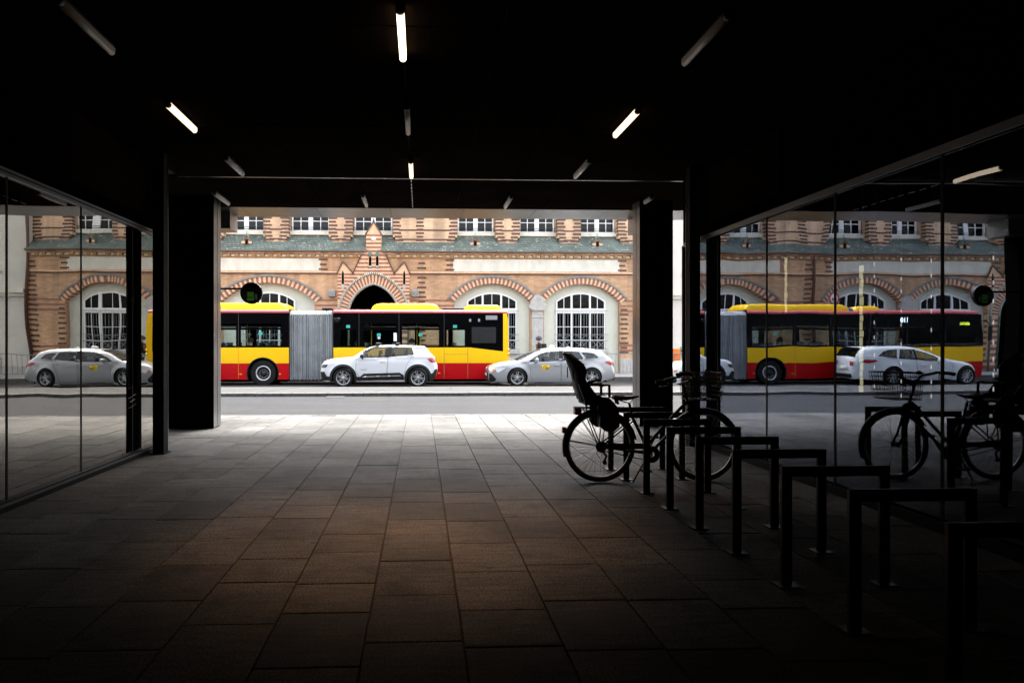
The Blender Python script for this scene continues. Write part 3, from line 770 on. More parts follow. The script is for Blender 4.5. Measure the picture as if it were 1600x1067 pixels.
    MB().lathe([(0, -.02), (.12, -.02), (.12, .0), (0, .0)], (pc, FY-.1, 6.4), n=18).build('medallion', 'plaster_panel', bb)
    MB().tube([(pc, FY-.05, 7.16), (pc, FY-.05, 7.38)], [.07, .03], 6).build('finial', 'brick_brown', bb)
    # rose stripes on the pale brick
    st = MB()
    def blocked(x, z):
        return False
    z = 3.0
    while z < 6.6:
        if z < 4.7:
            # between ring and edge
            hw_in = 0
            for (x_, z_) in ring:
                if x_ <= pc and z_ <= z+.0: hw_in = pc-x_
            if z <= P_SP: hw_in = W
            xs_ = [pc-x_ for x_, z_ in ring if x_ <= pc]; zs_ = [z_ for x_, z_ in ring if x_ <= pc]
            hi = 0
            for (xa_, za_), (xb_, zb_) in zip(list(zip(xs_, zs_))[:-1], list(zip(xs_, zs_))[1:]):
                if za_ <= z < zb_: hi = xa_+(xb_-xa_)*(z-za_)/(zb_-za_)
            if z < P_SP: hi = W
            for s in (-1, 1):
                a, b = pc+s*(hi+.06), pc+s*half
                if abs(b-a) > .1:
                    if 3.9 < z < 4.9:
                        for c1, c2 in ((pc+s*(hi+.06), pc+s*1.40), (pc+s*1.54, pc+s*half)):
                            if (c2-c1)*s > .03: st.box((c1, FY-.106, z), (c2, FY-.09, z+.085))
                    else: st.box((a, FY-.106, z), (b, FY-.09, z+.085))
        elif z < 5.86:
            hw = .98+(.46-.98)*(z-4.72)/(5.86-4.72)-.04
            if 4.97 < z < 5.6:
                st.box((pc-hw, FY-.106, z), (pc-.25, FY-.09, z+.085)); st.box((pc+.25, FY-.106, z), (pc+hw, FY-.09, z+.085)); st.box((pc-.09, FY-.106, z), (pc+.09, FY-.09, z+.085))
            else: st.box((pc-hw, FY-.106, z), (pc+hw, FY-.09, z+.085))
        else: st.box((pc-.365, FY-.106, z), (pc+.365, FY-.05, z+.085))
        z += .165 if z < 4.7 else .19
    tag(st.build('brick_stripes', 'brick_pink', bb), kind='stuff')
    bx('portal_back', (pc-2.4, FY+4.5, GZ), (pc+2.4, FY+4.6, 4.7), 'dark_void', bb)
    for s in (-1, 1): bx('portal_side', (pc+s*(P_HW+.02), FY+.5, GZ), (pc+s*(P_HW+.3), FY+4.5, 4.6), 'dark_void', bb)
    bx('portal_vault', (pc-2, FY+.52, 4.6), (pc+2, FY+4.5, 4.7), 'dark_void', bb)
for i, pc in enumerate(portals): portal(pc, i == 0)
# ---------------------------------------------------------------- string course, cream panels, corbel table, eaves
por = [(pc-1.73, pc+1.73) for pc in sorted(portals)]
segs = []; x = BX0
for a, b in por:
    if a > x: segs.append((x, a))
    x = b
segs.append((x, BX1))
for a, b in segs:
    bx('string_course', (a, FY-.08, Z_STR-.055), (b, FY+.01, Z_STR), 'brick_brown', bb); bx('string_course', (a, FY-.05, Z_STR), (b, FY+.01, Z_STR+.07), 'brick_tan', bb)
panels = [(fx(330), fx(501)), (fx(708), fx(968)), (fm(1545), fm(1300)), (fm(1262), fx(328))]
panels = [panels[0], panels[1], (fm(1545), fm(1302))]
for a, b in panels:
    bx('cream_panel', (a, FY-.022, Z_P0-.02), (b, FY+.01, Z_P1), 'plaster_panel', bb)
q0, q1, q2 = MB(), MB(), MB()
eave_segs = []; x = BX0
for pc in sorted(portals):
    eave_segs.append((x, pc-.44)); x = pc+.44
eave_segs.append((x, BX1))
for a, b in eave_segs:
    bx('corbel_band', (a, FY-.09, 5.50), (b, FY+.01, 5.545), 'brick_ochre', bb); bx('corbel_band', (a, FY-.16, 5.66), (b, FY+.01, Z_EAVE), 'brick_light', bb)
    bx('eave_gutter', (a, FY-.30, Z_EAVE+.002), (b, FY-.12, Z_EAVE+.06), 'brick_brown', bb)
    x = a+.05
    while x < b-.2:
        q0.box((x, FY-.13, 5.547), (x+.17, FY+.01, 5.658)); q1.box((x+.19, FY-.06, 5.555), (x+.37, FY+.01, 5.64))
        x += .40
tag(q0.build('corbel_bricks', 'brick_ochre', bb), kind='stuff'); tag(q1.build('corbel_gaps', 'plaster_panel', bb), kind='stuff')
# green tiled skirt roof in overlapping courses, sloping back to the upper storey
SK0, SK1 = (FY-.28, Z_EAVE+.06), (FY+.95, 6.70)
nc = 13
sk = MB()
skirt_segs = []; x = BX0
for pc in sorted(portals):
    skirt_segs.append((x, pc-.34)); x = pc+.34
skirt_segs.append((x, BX1))
for i in range(nc):
    t0, t1 = i/nc, (i+1)/nc
    y0, z0 = SK0[0]+(SK1[0]-SK0[0])*t0, SK0[1]+(SK1[1]-SK0[1])*t0
    y1, z1 = SK0[0]+(SK1[0]-SK0[0])*t1, SK0[1]+(SK1[1]-SK0[1])*t1
    for a, b in skirt_segs:
        sk.add([(a, y0, z0+.022), (b, y0, z0+.022), (b, y1, z1+.004), (a, y1, z1+.004), (a, y0, z0-.01), (b, y0, z0-.01)], [(0, 1, 2, 3), (4, 5, 1, 0)])
sk.build('skirt_roof', 'tile_green', bb, fix=False)
rng = random.Random(5)
q = MB()
for i in range(420):
    t = rng.random(); a, b = eave_segs[rng.randrange(len(eave_segs))]; x = rng.uniform(a+.2, b-.2)
    y = SK0[0]+(SK1[0]-SK0[0])*t; z = SK0[1]+(SK1[1]-SK0[1])*t+.03; w_ = rng.uniform(.025, .09) if i < 380 else rng.uniform(.1, .2)
    q.box((x, y, z-.02), (x+w_, y+.05, z+.004))
tag(q.build('bleached_tiles', 'plaster_panel', bb), kind='stuff')
# little vent gables on the skirt
def vent(x):
    y = FY+.16; z = 6.12; k = .62
    v_ = MB().prism([(x-.13*k, z), (x+.13*k, z), (x+.13*k, z+.3*k), (x+.26*k, z+.3*k), (x, z+.72*k), (x-.26*k, z+.3*k), (x-.13*k, z+.3*k)], y, y+.5).build('vent_gable', 'brick_pink', bb)
    bx('vent_opening', (x-.10*k, y-.006, z), (x+.10*k, y-.001, z+.42*k), 'dark_void', v_)
    for s in (-1, 1):
        MB().prism([(x+s*.30*k, z+.27*k), (x, z+.74*k), (x, z+.84*k), (x+s*.38*k, z+.27*k)][::s], y-.04, y+.4).build('vent_roof', 'glazed_green', v_)
        bx('vent_shoulder', (x+s*.15*k, y-.012, z+.1*k), (x+s*.40*k, y-.002, z+.29*k), 'brick_tan', v_)
    MB().tube([(x, y+.05, z+.7*k), (x, y+.05, z+1.1*k)], [.02, .01], 5).build('finial', 'glazed_green', v_)
for x in (fx(384), fx(743), fx(935), fm(1325), fm(1514)): vent(x)
# ---------------------------------------------------------------- upper storey: windows between brick piers
UY = FY+.98                          # plane of the windows
UP = FY+.42                          # front of the piers
def ux(u): return sx(u, UY)
wins = [(ux(356), ux(414)), (ux(456), ux(515)), (ux(554), ux(613)), (ux(715), ux(771)), (ux(811), ux(866)), (ux(905), ux(960))]
ml = [2*GLASS_R-sx(u, UY) for u in (1345, 1298, 1432, 1383, 1538, 1488, 1640, 1590)]
wins += [(ml[0], ml[1]), (ml[2], ml[3]), (ml[4], ml[5]), (ml[6], ml[7])]
wins = [(a, a+1.85) if b-a < 1.6 else (a, b) for a, b in wins]
wins.sort()
WZ0, WZ1 = 6.90, 8.95
TOP = 10.6
MB().prism([(BX0, 6.6), (BX1, 6.6), (BX1, TOP), (BX0, TOP)], UY+.12, UY+.5, holes=[[(a+.0, WZ0-.02), (b, WZ0-.02), (b, WZ1), (a, WZ1)] for a, b in wins]).build('upper_wall', 'brick_pale', bb)
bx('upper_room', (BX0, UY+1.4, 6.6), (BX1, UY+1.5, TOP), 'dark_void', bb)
curt = {3: 'r', 4: 'l', 8: 'm', 9: 'l'}
for i, (a, b) in enumerate(wins):
    cx = (a+b)/2; yw = UY
    bays = [(a+.07, cx-.11), (cx+.11, b-.07)]
    hl = [[(p, WZ0+.07), (q_, WZ0+.07), (q_, WZ1-.07), (p, WZ1-.07)] for p, q_ in bays]
    fr = MB().prism([(a, WZ0), (b, WZ0), (b, WZ1), (a, WZ1)], yw, yw+.09, holes=hl).build('window', 'window_white', bb)
    for p, q_ in bays:
        bx('pane', (p, yw+.06, WZ0+.07), (q_, yw+.066, WZ1-.07), 'glass_window', fr)
        m_ = (p+q_)/2
        bx('glazing_bar', (m_-.018, yw+.02, WZ0+.07), (m_+.018, yw+.058, WZ1-.07), 'window_white', fr)
        for z in (7.42, 7.95, 8.45): bx('glazing_bar', (p, yw+.022, z-.018), (q_, yw+.056, z+.018), 'window_white', fr)
    bx('sill', (a-.06, yw-.16, WZ0-.17), (b+.06, yw+.1, WZ0-.001), 'plaster_panel', fr)
    for z in (7.0, 7.1): bx('sill_rail', (a-.04, yw-.11, z-.012), (b+.04, yw-.09, z+.012), 'iron', fr)
    if i in curt:
        k = curt[i]; p, q_ = bays[0] if k == 'l' else bays[1]
        if k == 'r': p, q_ = bays[0][0]+.35, bays[0][1]
        bx('curtain', (p, yw+.2, WZ0), (q_, yw+.22, WZ1), 'curtain', fr)
ps = []; x = BX0
for a, b in wins:
    ps.append((x, a-.05)); x = b+.05
ps.append((x, BX1))
qb = MB(); qs = MB()
PB = 6.12
for a, b in ps:
    if b-a < .3: continue
    # pier, its foot stepping in towards the skirt
    st_ = .22
    MB().prism([(a+st_, PB), (b-st_, PB), (b-st_, PB+.22), (b-st_*.5, PB+.22), (b-st_*.5, PB+.45), (b, PB+.45), (b, TOP), (a, TOP), (a, PB+.45), (a+st_*.5, PB+.45), (a+st_*.5, PB+.22), (a+st_, PB+.22)], UP, UY+.13).build('brick_pier', 'brick_pale', bb)
    z = PB+.08; k = 0
    cs = [a, b] if b-a < 2.6 else [a, (a+b)/2-.25, b]
    while z < TOP-.2:
        inset = st_ if z < PB+.2 else (st_*.5 if z < PB+.44 else 0)
        ln = .40 if k % 2 else .33
        for c_ in cs:
            if c_ == a: qb.box((a+inset-.02, UP-.025, z), (a+inset+ln, UP+.3, z+.085))
            elif c_ == b: qb.box((b-inset-ln, UP-.025, z), (b-inset+.02, UP+.3, z+.085))
            else: qb.box((c_-ln*.5, UP-.025, z), (c_+ln*.5, UP+.1, z+.085))
        z += .176; k += 1
    for z in (6.42, 6.88):
        qs.box((a+.3, UP-.012, z), (b-.3, UP+.02, z+.075))
tag(qb.build('quoin_bricks', 'brick_brown', bb), kind='stuff'); tag(qs.build('brick_stripes', 'brick_brown', bb), kind='stuff')
bx('cornice', (BX0, UP-.3, TOP), (BX1, UY+.5, TOP+.4), 'brick_pink', bb)
MB().add([(BX0, UP-.4, TOP+.4), (BX1, UP-.4, TOP+.4), (BX1, UP+5, TOP+2.6), (BX0, UP+5, TOP+2.6), (BX0, UP+10, TOP+.4), (BX1, UP+10, TOP+.4)], [(0, 1, 2, 3), (3, 2, 5, 4), (0, 3, 4), (1, 5, 2), (0, 4, 5, 1)]).build('main_roof', 'roof_slate', bb)
for x0, x1 in ((BX0-.3, BX0), (BX1-.3, BX1-.004)): bx('gable_wall', (x0, FY+.5, GZ), (x1, UP+9.8, TOP), 'brick_light', bb)
# ground storey: dark bands, quoin toothing, downpipe
qb = MB(); qp = MB()
solid = [(a, b) for a, b in zip(edges[0::2], edges[1::2])]
for a, b in solid:
    if b-a < 1.2: continue
    for pc in portals:
        if a < pc-1.5 < b+.1: b = pc-1.73
        if a-.1 < pc+1.5 < b: a = pc+1.73
    for z in (2.92, 3.17, 3.42, 1.0, 1.25): qp.box((a+.004, FY-.014, z), (b-.004, FY+.01, z+.08))
toothing = [fx(664)-.18, fx(664)-.18, fx(700), fx(505), BX1-.4, fx(976), fm(1258), fm(1268)]
def tooth(xc, z0, z1, hw=.16, m=qb):
    z = z0; k = 0
    while z < z1:
        l_ = hw*(1.0 if k % 2 else 1.35); m.box((xc-l_, FY-.024, z), (xc+l_, FY+.01, z+.085)); z += .232; k += 1
for xc, z0, z1 in ((fx(659), .8, 5.4), (BX1-.2, .8, 5.4), (fx(975), .9, 3.2), (fx(703), 4.9, 5.4), (fx(972), 4.9, 5.4), (fx(505), 4.9, 5.4), (fm(1262), .8, 5.4), (fm(1298), 4.9, 5.4), (fm(1548), .8, 3.0), (fm(1555), 4.9, 5.4)):
    tooth(xc, z0, z1)
tag(qb.build('quoin_bricks', 'brick_brown', bb), kind='stuff'); tag(qp.build('brick_bands', 'brick_pink', bb), kind='stuff')
MB().tube([(fm(1270), FY-.1, GZ), (fm(1270), FY-.1, 4.6), (fm(1270), FY-.1, 5.7)], .07, 8).build('downpipe', 'pipe_red', bb)
MB().tube([(BX1-.06, FY-.1, GZ), (BX1-.06, FY-.1, 9.5)], .06, 8).build('downpipe', 'brick_brown', bb)

# ================================================================ plaster building next to it
pb = empty('plaster_building', (19, FY, GZ), 'plain grey plaster building with block pilasters beside the brick building', 'building')
PX0, PX1, PY = BX1+.02, 27.0, FY+.05
pw = [(12.95, 14.1), (15.9, 17.3), (19.4, 20.8)]
hl = [[(a, 4.85), (b, 4.85), (b, 7.6), (a, 7.6)] for a, b in pw]+[[(a-.0, .55), (b+.2, .55), (b+.2, 3.25), (a, 3.25)] for a, b in pw]
MB().prism([(PX0, GZ), (PX1, GZ), (PX1, 12), (PX0, 12)], PY, PY+.4, holes=hl).build('wall', 'plaster_grey', pb)
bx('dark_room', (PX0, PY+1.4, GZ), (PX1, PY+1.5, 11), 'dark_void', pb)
for h in hl:
    a, b, z0, z1 = h[0][0], h[1][0], h[0][1], h[2][1]; m_ = (a+b)/2
    fr = MB().prism(h, PY+.18, PY+.26, holes=[[(a+.1, z0+.1), (m_-.06, z0+.1), (m_-.06, z1-.1), (a+.1, z1-.1)], [(m_+.06, z0+.1), (b-.1, z0+.1), (b-.1, z1-.1), (m_+.06, z1-.1)]]).build('window', 'window_white', pb)
    bx('pane', (a+.1, PY+.22, z0+.1), (b-.1, PY+.226, z1-.1), 'glass_window', fr)
    bx('glazing_bar', (a+.1, PY+.2, z0+(z1-z0)*.66), (b-.1, PY+.219, z0+(z1-z0)*.66+.07), 'window_white', fr)
    bx('sill', (a-.15, PY-.12, z0-.12), (b+.15, PY+.2, z0-.001), 'plaster_panel', fr)
bx('cornice', (PX0, PY-.22, 3.72), (PX1, PY-.001, 3.92), 'plaster_panel', pb); bx('cornice', (PX0, PY-.12, 3.55), (PX1, PY-.001, 3.718), 'plaster_grey', pb)
bx('base_course', (PX0, PY-.1, GZ), (PX1, PY-.001, .35), 'stone_grey', pb)
for x0 in (14.35, 18.0, 21.7):
    z = GZ; k = 0
    while z < 10.5:
        bx('stone_block', (x0+.02*(k % 2), PY-.16, z+.008), (x0+.9-.02*(k % 2), PY-.002, z+.59), 'stone_block', pb, .012); z += .6; k += 1
bx('roof_edge', (PX0, PY-.35, 12), (PX1, PY+8, 12.4), 'roof_slate', pb)
bx('side_wall', (PX1-.3, PY+.4, GZ), (PX1, PY+8, 12), 'plaster_grey', pb)

# ================================================================ plain building further up the street
lb = empty('corner_building', (-34, FY, GZ), 'plain pale plaster building beyond the brick building, past the bus front', 'building')
LX0, LX1 = -46.0, BX0-.32
lw = [(-44.5+2.9*i, -43.1+2.9*i) for i in range(7)]
hl = [[(a, z0), (b, z0), (b, z1), (a, z1)] for a, b in lw if b < LX1-.3 for z0, z1 in ((.9, 3.0), (4.9, 7.2), (8.4, 10.4))]
MB().prism([(LX0, GZ), (LX1, GZ), (LX1, 12), (LX0, 12)], FY+.02, FY+.4, holes=hl).build('wall', 'plaster_grey', lb)
for h in hl:
    a, b, z0, z1 = h[0][0], h[1][0], h[0][1], h[2][1]; m_ = (a+b)/2
    fr = MB().prism(h, FY+.18, FY+.26, holes=[[(a+.1, z0+.1), (m_-.06, z0+.1), (m_-.06, z1-.1), (a+.1, z1-.1)], [(m_+.06, z0+.1), (b-.1, z0+.1), (b-.1, z1-.1), (m_+.06, z1-.1)]]).build('window', 'window_white', lb)
    bx('pane', (a+.1, FY+.22, z0+.1), (b-.1, FY+.226, z1-.1), 'glass_window', fr); bx('sill', (a-.12, FY-.1, z0-.12), (b+.12, FY+.2, z0-.001), 'plaster_panel', fr)
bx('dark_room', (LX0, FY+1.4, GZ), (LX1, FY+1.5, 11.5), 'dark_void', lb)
bx('cornice', (LX0, FY-.2, 3.7), (LX1, FY+.018, 3.9), 'plaster_panel', lb); bx('roof_edge', (LX0, FY-.3, 12), (LX1, FY+8, 12.4), 'roof_slate', lb); bx('side_wall', (LX0, FY+.4, GZ), (LX0+.3, FY+8, 12), 'plaster_grey', lb)
# ================================================================ vehicles
def in_poly(x, z, P):
    c = False; j = len(P)-1
    for i in range(len(P)):
        xi, zi = P[i]; xj, zj = P[j]
        if (zi > z) != (zj > z) and x < (xj-xi)*(z-zi)/(zj-zi)+xi: c = not c
        j = i
    return c
def resample(P, step, closed=True):
    out = []; n = len(P)
    for i in range(n if closed else n-1):
        a, b = P[i], P[(i+1) % n]; L = math.hypot(b[0]-a[0], b[1]-a[1]); k = max(1, int(math.ceil(L/step)))
        for j in range(k): out.append((a[0]+(b[0]-a[0])*j/k, a[1]+(b[1]-a[1])*j/k))
    if not closed: out.append(P[-1])
    return out
def smooth_line(P, it=2):
    """open polyline rounded by corner cutting"""
    for _ in range(it):
        Q = [P[0]]
        for a, b in zip(P[:-1], P[1:]):
            Q += [(a[0]*.75+b[0]*.25, a[1]*.75+b[1]*.25), (a[0]*.25+b[0]*.75, a[1]*.25+b[1]*.75)]
        P = Q+[P[-1]]
    return P
def inset(P, d):
    """shrink a closed outline by d"""
    n = len(P); A = sum(P[i][0]*P[(i+1) % n][1]-P[(i+1) % n][0]*P[i][1] for i in range(n)); s = 1 if A > 0 else -1
    out = []
    for i in range(n):
        p0, p, p1 = Vector(P[i-1]), Vector(P[i]), Vector(P[(i+1) % n])
        e0 = (p-p0); e1 = (p1-p)
        e0 = e0.normalized() if e0.length > 1e-9 else Vector((1, 0)); e1 = e1.normalized() if e1.length > 1e-9 else e0
        n0 = Vector((-e0.y, e0.x))*s; n1 = Vector((-e1.y, e1.x))*s; b = (n0+n1)
        b = b.normalized() if b.length > 1e-6 else n0
        out.append(tuple(p+b*d/max(.35, b.dot(n0))))
    return out
def skin(P, holes, step, fn, sides=(-1, 1)):
    """a curved sheet: the outline P less its holes, in x,z, bent out to y = fn(x, z) on one or both sides"""
    P = resample(P, step); holes = [resample(h, step) for h in holes]
    pts = []; ed = []
    for L in [P]+holes:
        o = len(pts); pts += L; ed += [(o+i, o+(i+1) % len(L)) for i in range(len(L))]
    x0, x1 = min(p[0] for p in P), max(p[0] for p in P); z0, z1 = min(p[1] for p in P), max(p[1] for p in P)
    gx, gz = int((x1-x0)/step)+1, int((z1-z0)/step)+1
    bset = {}
    for p in pts: bset.setdefault((int(p[0]/step), int(p[1]/step)), []).append(p)
    for i in range(gx):
        for j in range(gz):
            x, z = x0+(i+.5)*step+(j % 2)*.3*step, z0+(j+.5)*step
            if not in_poly(x, z, P) or any(in_poly(x, z, h) for h in holes): continue
            ci, cj = int(x/step), int(z/step); ok = True
            for a in (-1, 0, 1):
                for b in (-1, 0, 1):
                    for q in bset.get((ci+a, cj+b), ()):
                        if (q[0]-x)**2+(q[1]-z)**2 < (.55*step)**2: ok = False
            if ok: pts.append((x, z))
    V, E_, F, _, _, _ = delaunay_2d_cdt([Vector(p) for p in pts], ed, [], 0, 1e-6)
    V = [(v[0], v[1]) for v in V]; fs = []
    for f in F:
        cx = sum(V[i][0] for i in f)/len(f); cz = sum(V[i][1] for i in f)/len(f)
        if in_poly(cx, cz, P) and not any(in_poly(cx, cz, h) for h in holes):
            a, b, c_ = [V[i] for i in f[:3]]
            ar = (b[0]-a[0])*(c_[1]-a[1])-(b[1]-a[1])*(c_[0]-a[0])
            fs.append(tuple(f) if ar > 0 else tuple(reversed(f)))
    m = MB()
    for s in sides:
        m.add([(x, s*fn(x, z), z) for x, z in V], fs if s < 0 else [tuple(reversed(f)) for f in fs], smooth=True)
    return m
def skins(name, m, parent, P, holes, step, fn, sides=(-1, 1)):
    return [skin(P, holes, step, fn, (s,)).build(name, m, parent) for s in sides]
def wheel(parent, x, y, z, r, wdt, rim, side, spokes, style):
    """side -1: the face looks towards -y"""
    w_ = empty('wheel', (0, 0, 0), local=True); w_.parent = parent; w_.location = (x, y, z)
    h = wdt/2
    MB().lathe([(rim*.96, -h*.9), (r*.86, -h), (r*.96, -h*.85), (r, -h*.5), (r, h*.5), (r*.96, h*.85), (r*.86, h), (rim*.96, h*.9), (rim*.96, -h*.9)], (0, 0, 0), n=36).build('tyre', 'tyre', w_)
    s = side; f = s*h*.80
    MB().lathe([(0, s*h*.25), (rim*.95, s*h*.25), (rim*.97, f)], (0, 0, 0), n=30).build('rim_back', 'alloy_dark', w_)
    q = MB(); q.lathe([(rim*.90, f*.9), (rim*.93, f), (rim*1.0, f*1.02), (rim*1.0, f*.7)], (0, 0, 0), n=36)
    q.lathe([(0, f*1.0), (rim*.15, f*1.0), (rim*.2, f*.85)], (0, 0, 0), n=16)
    for k in range(spokes):
        a = 2*PI*k/spokes+.25
        def P_(rr, da): return (rr*math.cos(a+da), rr*math.sin(a+da))
        if style == 'petal':
            for sg_ in (-1, 1):
                p = [P_(rim*.16, 0), P_(rim*.45, sg_*.40), P_(rim*.92, sg_*.34)]
                q.tube([(p[0][0], f*.9, p[0][1]), (p[1][0], f*.98, p[1][1]), (p[2][0], f*.9, p[2][1])], rim*.055, 5, smooth=False)
        elif style == 'twin':
            for sg_ in (-1, 1):
                p0, p1 = P_(rim*.15, sg_*.3), P_(rim*.94, sg_*.17)
                q.tube([(p0[0], f*.92, p0[1]), (p1[0], f*.98, p1[1])], rim*.06, 5, smooth=False)
        else:
            p0, p1 = P_(rim*.12, 0), P_(rim*.94, 0)
            q.tube([(p0[0], f*.92, p0[1]), (p1[0], f*.98, p1[1])], rim*.055, 5, smooth=False)
    q.build('rim', 'alloy', w_)
    MB().lathe([(0, s*h*.35), (rim*.55, s*h*.35), (rim*.55, s*h*.2), (0, s*h*.2)], (0, 0, 0), n=20).build('brake_disc', 'grey_paint', w_)
    return w_

def car(name, loc, S, label):
    """S: outline traced in metres (x back from the nose, z up from the road); nose towards -x"""
    t = empty(name, (0, 0, 0), label, 'car', 'cars waiting along the street', local=True)
    L, W = S['L'], S['W']; belt = S['belt']; roofz = S['roof']
    up = smooth_line(S['top'], 2)                        # nose to tail over the roof
    sill = S['sill']
    arches = []; lo = []
    wr_ = S['arch']
    tail = up[-1]; nose = up[0]
    low = [tail, (tail[0]-.12, sill+.06)]
    for xw in (S['wheels'][1], S['wheels'][0]):
        a0 = math.asin((sill-S['wr'])/wr_)
        low.append((xw+wr_*math.cos(a0)+.02, sill))
        pts = arc(xw, S['wr'], wr_, a0, PI-a0, 16); low += pts
    low += [(nose[0]+.2, sill+.0), nose]
    outline = up+low[1:-1]
    topset = up
    def topz(x):
        best = 0
        for (xa, za), (xb, zb) in zip(up[:-1], up[1:]):
            if min(xa, xb) <= x <= max(xa, xb) and abs(xb-xa) > 1e-6: best = max(best, za+(zb-za)*(x-xa)/(xb-xa))
        return best
    def dist_top(x, z):
        m = 9
        for (xa, za), (xb, zb) in zip(up[:-1], up[1:]):
            dx, dz = xb-xa, zb-za; q = dx*dx+dz*dz
            tt = max(0, min(1, ((x-xa)*dx+(z-za)*dz)/q)) if q > 0 else 0
            m = min(m, math.hypot(x-xa-dx*tt, z-za-dz*tt))
        return m
    def fn(x, z):
        s = abs(2*x/L-1); plan = 1-S.get('taper', .20)*s**4.5
        y = W*plan
        b = belt(x)
        if z > b: y -= (z-b)*S.get('tumble', .38)+.01*min(1, (z-b)/.05)
        else:
            k = (z-sill)/(b-sill); y -= W*(.055*max(0, .5-k)**2*4+.035*max(0, k-.72)**2*12)
        if S.get('crease'):
            zc = S['crease'](x); y += .012*math.exp(-((z-zc)/.05)**2)
        for xw in S['wheels']:
            rr = math.hypot(x-xw, z-S['wr'])
            if z > sill: y += .028*math.exp(-((rr-wr_)/.09)**2)
        dtp = dist_top(x, z)
        if dtp < .10: y -= .075*(1-dtp/.10)**2
        return max(y, .05)
    def fn_in(x, z): return fn(x, z)-.012
    wins = S['windows']                    # named side windows
    doors = S['doors']
    MBb = skin(outline, [d for d in doors]+[w for k, w in wins.items() if k.startswith('q')], .055, fn)
    # surfaces across the car along the top outline, split by what they are
    def strip(i0, i1, crown=.03, lift=0, shrink=0):
        m = MB(); vs = []; fs = []; ny = 9
        for i in range(i0, i1+1):
            x, z = up[i]; yw = fn(x, z)-shrink
            for j in range(ny):
                q = -1+2*j/(ny-1); vs.append((x, yw*q, z+crown*(1-q*q)+lift))
        for i in range(i1-i0):
            for j in range(ny-1): fs.append((i*ny+j, (i+1)*ny+j, (i+1)*ny+j+1, i*ny+j+1))
        return m.add(vs, fs, smooth=True)
    def idx(x, lo_=0):
        for i in range(lo_, len(up)):
            if up[i][0] >= x: return i
        return len(up)-1
    iw0, iw1, ir1, ig1 = idx(S['cowl']), idx(S['wtop']), idx(S['rend']), idx(S['gend'])
    for m in (strip(0, iw0), strip(iw1, ir1), strip(ig1, len(up)-1, .02)):
        MBb.add(m.v, m.f, 0, True)
    MBb.build('body', S['paint'], t)
    strip(iw0, iw1, .04).build('windscreen', 'glass_car', t); strip(ir1, ig1, .03).build('rear_window', 'glass_tint', t)
    if S.get('roofpaint'): strip(iw1, ir1, .03, .004, .03).build('roof_panel', S['roofpaint'], t)
    # doors with a real gap round them
    for k, dpoly in enumerate(doors):
        wh = [w for n_, w in wins.items() if n_ == 'd%d' % k]
        hx, hz = S['handles'][k]
        for s in (-1, 1):
            d_ = skin(inset(dpoly, .008), wh, .055, fn, (s,)).build('door', S['paint'], t)
            for w in wh:
                skin(w, [inset(w, .022)], .05, lambda x, z: fn(x, z)+.004, (s,)).build('window_frame', S['trim'], d_)
                skin(inset(w, .018), [], .09, lambda x, z: fn(x, z)-.006, (s,)).build('pane', 'glass_car' if k == 0 else S['rglass'], d_)
            y = s*(fn(hx, hz)+.022)
            MB().tube([(hx-.10, y*.985, hz), (hx-.07, y, hz+.004), (hx+.07, y, hz+.006), (hx+.10, y*.985, hz)], .014, 6).build('handle', S.get('handle', S['paint']), d_)
    for n_, w in wins.items():
        if n_.startswith('q'):
            skins('window_frame', S['trim'], t, w, [inset(w, .02)], .05, lambda x, z: fn(x, z)+.004)
            skins('quarter_window', S['rglass'], t, inset(w, .016), [], .09, lambda x, z: fn(x, z)-.006)
    for pl in S.get('pillars', []):
        skins('pillar_trim', S['trim'], t, pl, [], .06, lambda x, z: fn(x, z)+.006)
    # dark trim along the sills and round the arches
    for i_, (pl, mm) in enumerate(S.get('trims', [])):
        skins('side_trim', mm, t, pl, [], .06, lambda x, z: fn(x, z)+.012+.006*(i_ % 2))
    if S.get('flare'):
        for xw in S['wheels']:
            a0 = math.asin((sill-S['wr'])/wr_)-.02
            o_ = arc(xw, S['wr'], wr_+.075, a0, PI-a0, 18); i_ = arc(xw, S['wr'], wr_-.012, a0, PI-a0, 18)
            skins('wheel_arch_trim', 'plastic_black', t, o_+i_[::-1], [], .05, lambda x, z: fn(x, z)+.022)
    # lamps and grilles on the curved flanks
    for i_, (nm, pl, mm) in enumerate(S.get('lamps', [])):
        skins(nm, mm, t, pl, [], .04, lambda x, z: fn(x, z)+.008+.004*(i_ == 1))
    # inside: floor pan, wheel wells, seats, dashboard
    q = MB(); q.box((.25, -W*.70, sill-.02), (L-.3, W*.70, sill+.35)); q.box((.25, -W*.62, sill+.3), (S['cowl']-.02, W*.62, S['wr']+wr_))
    q.box((S['wheels'][1]-.3, -W*.60, sill+.3), (L-.35, W*.60, S['wr']+wr_+.02)); q.box((.16, -W*.6, sill+.02), (.5, W*.6, sill+.25)); q.box((L-.45, -W*.6, sill+.05), (L-.18, W*.6, sill+.3))
    q.build('underbody', 'dark_void', t)
    for s in (-1, 1): MB().box((S['cowl']+.1, s*W*.74, sill+.1), (L-.95, s*W*.78, belt(L*.5)-.06)).build('door_lining', 'interior_dark', t)
    bx('dashboard', (S['cowl']+.05, -W*.74, .75), (S['cowl']+.45, W*.74, belt(S['cowl']+.4)-.02), 'interior_dark', t, .04)
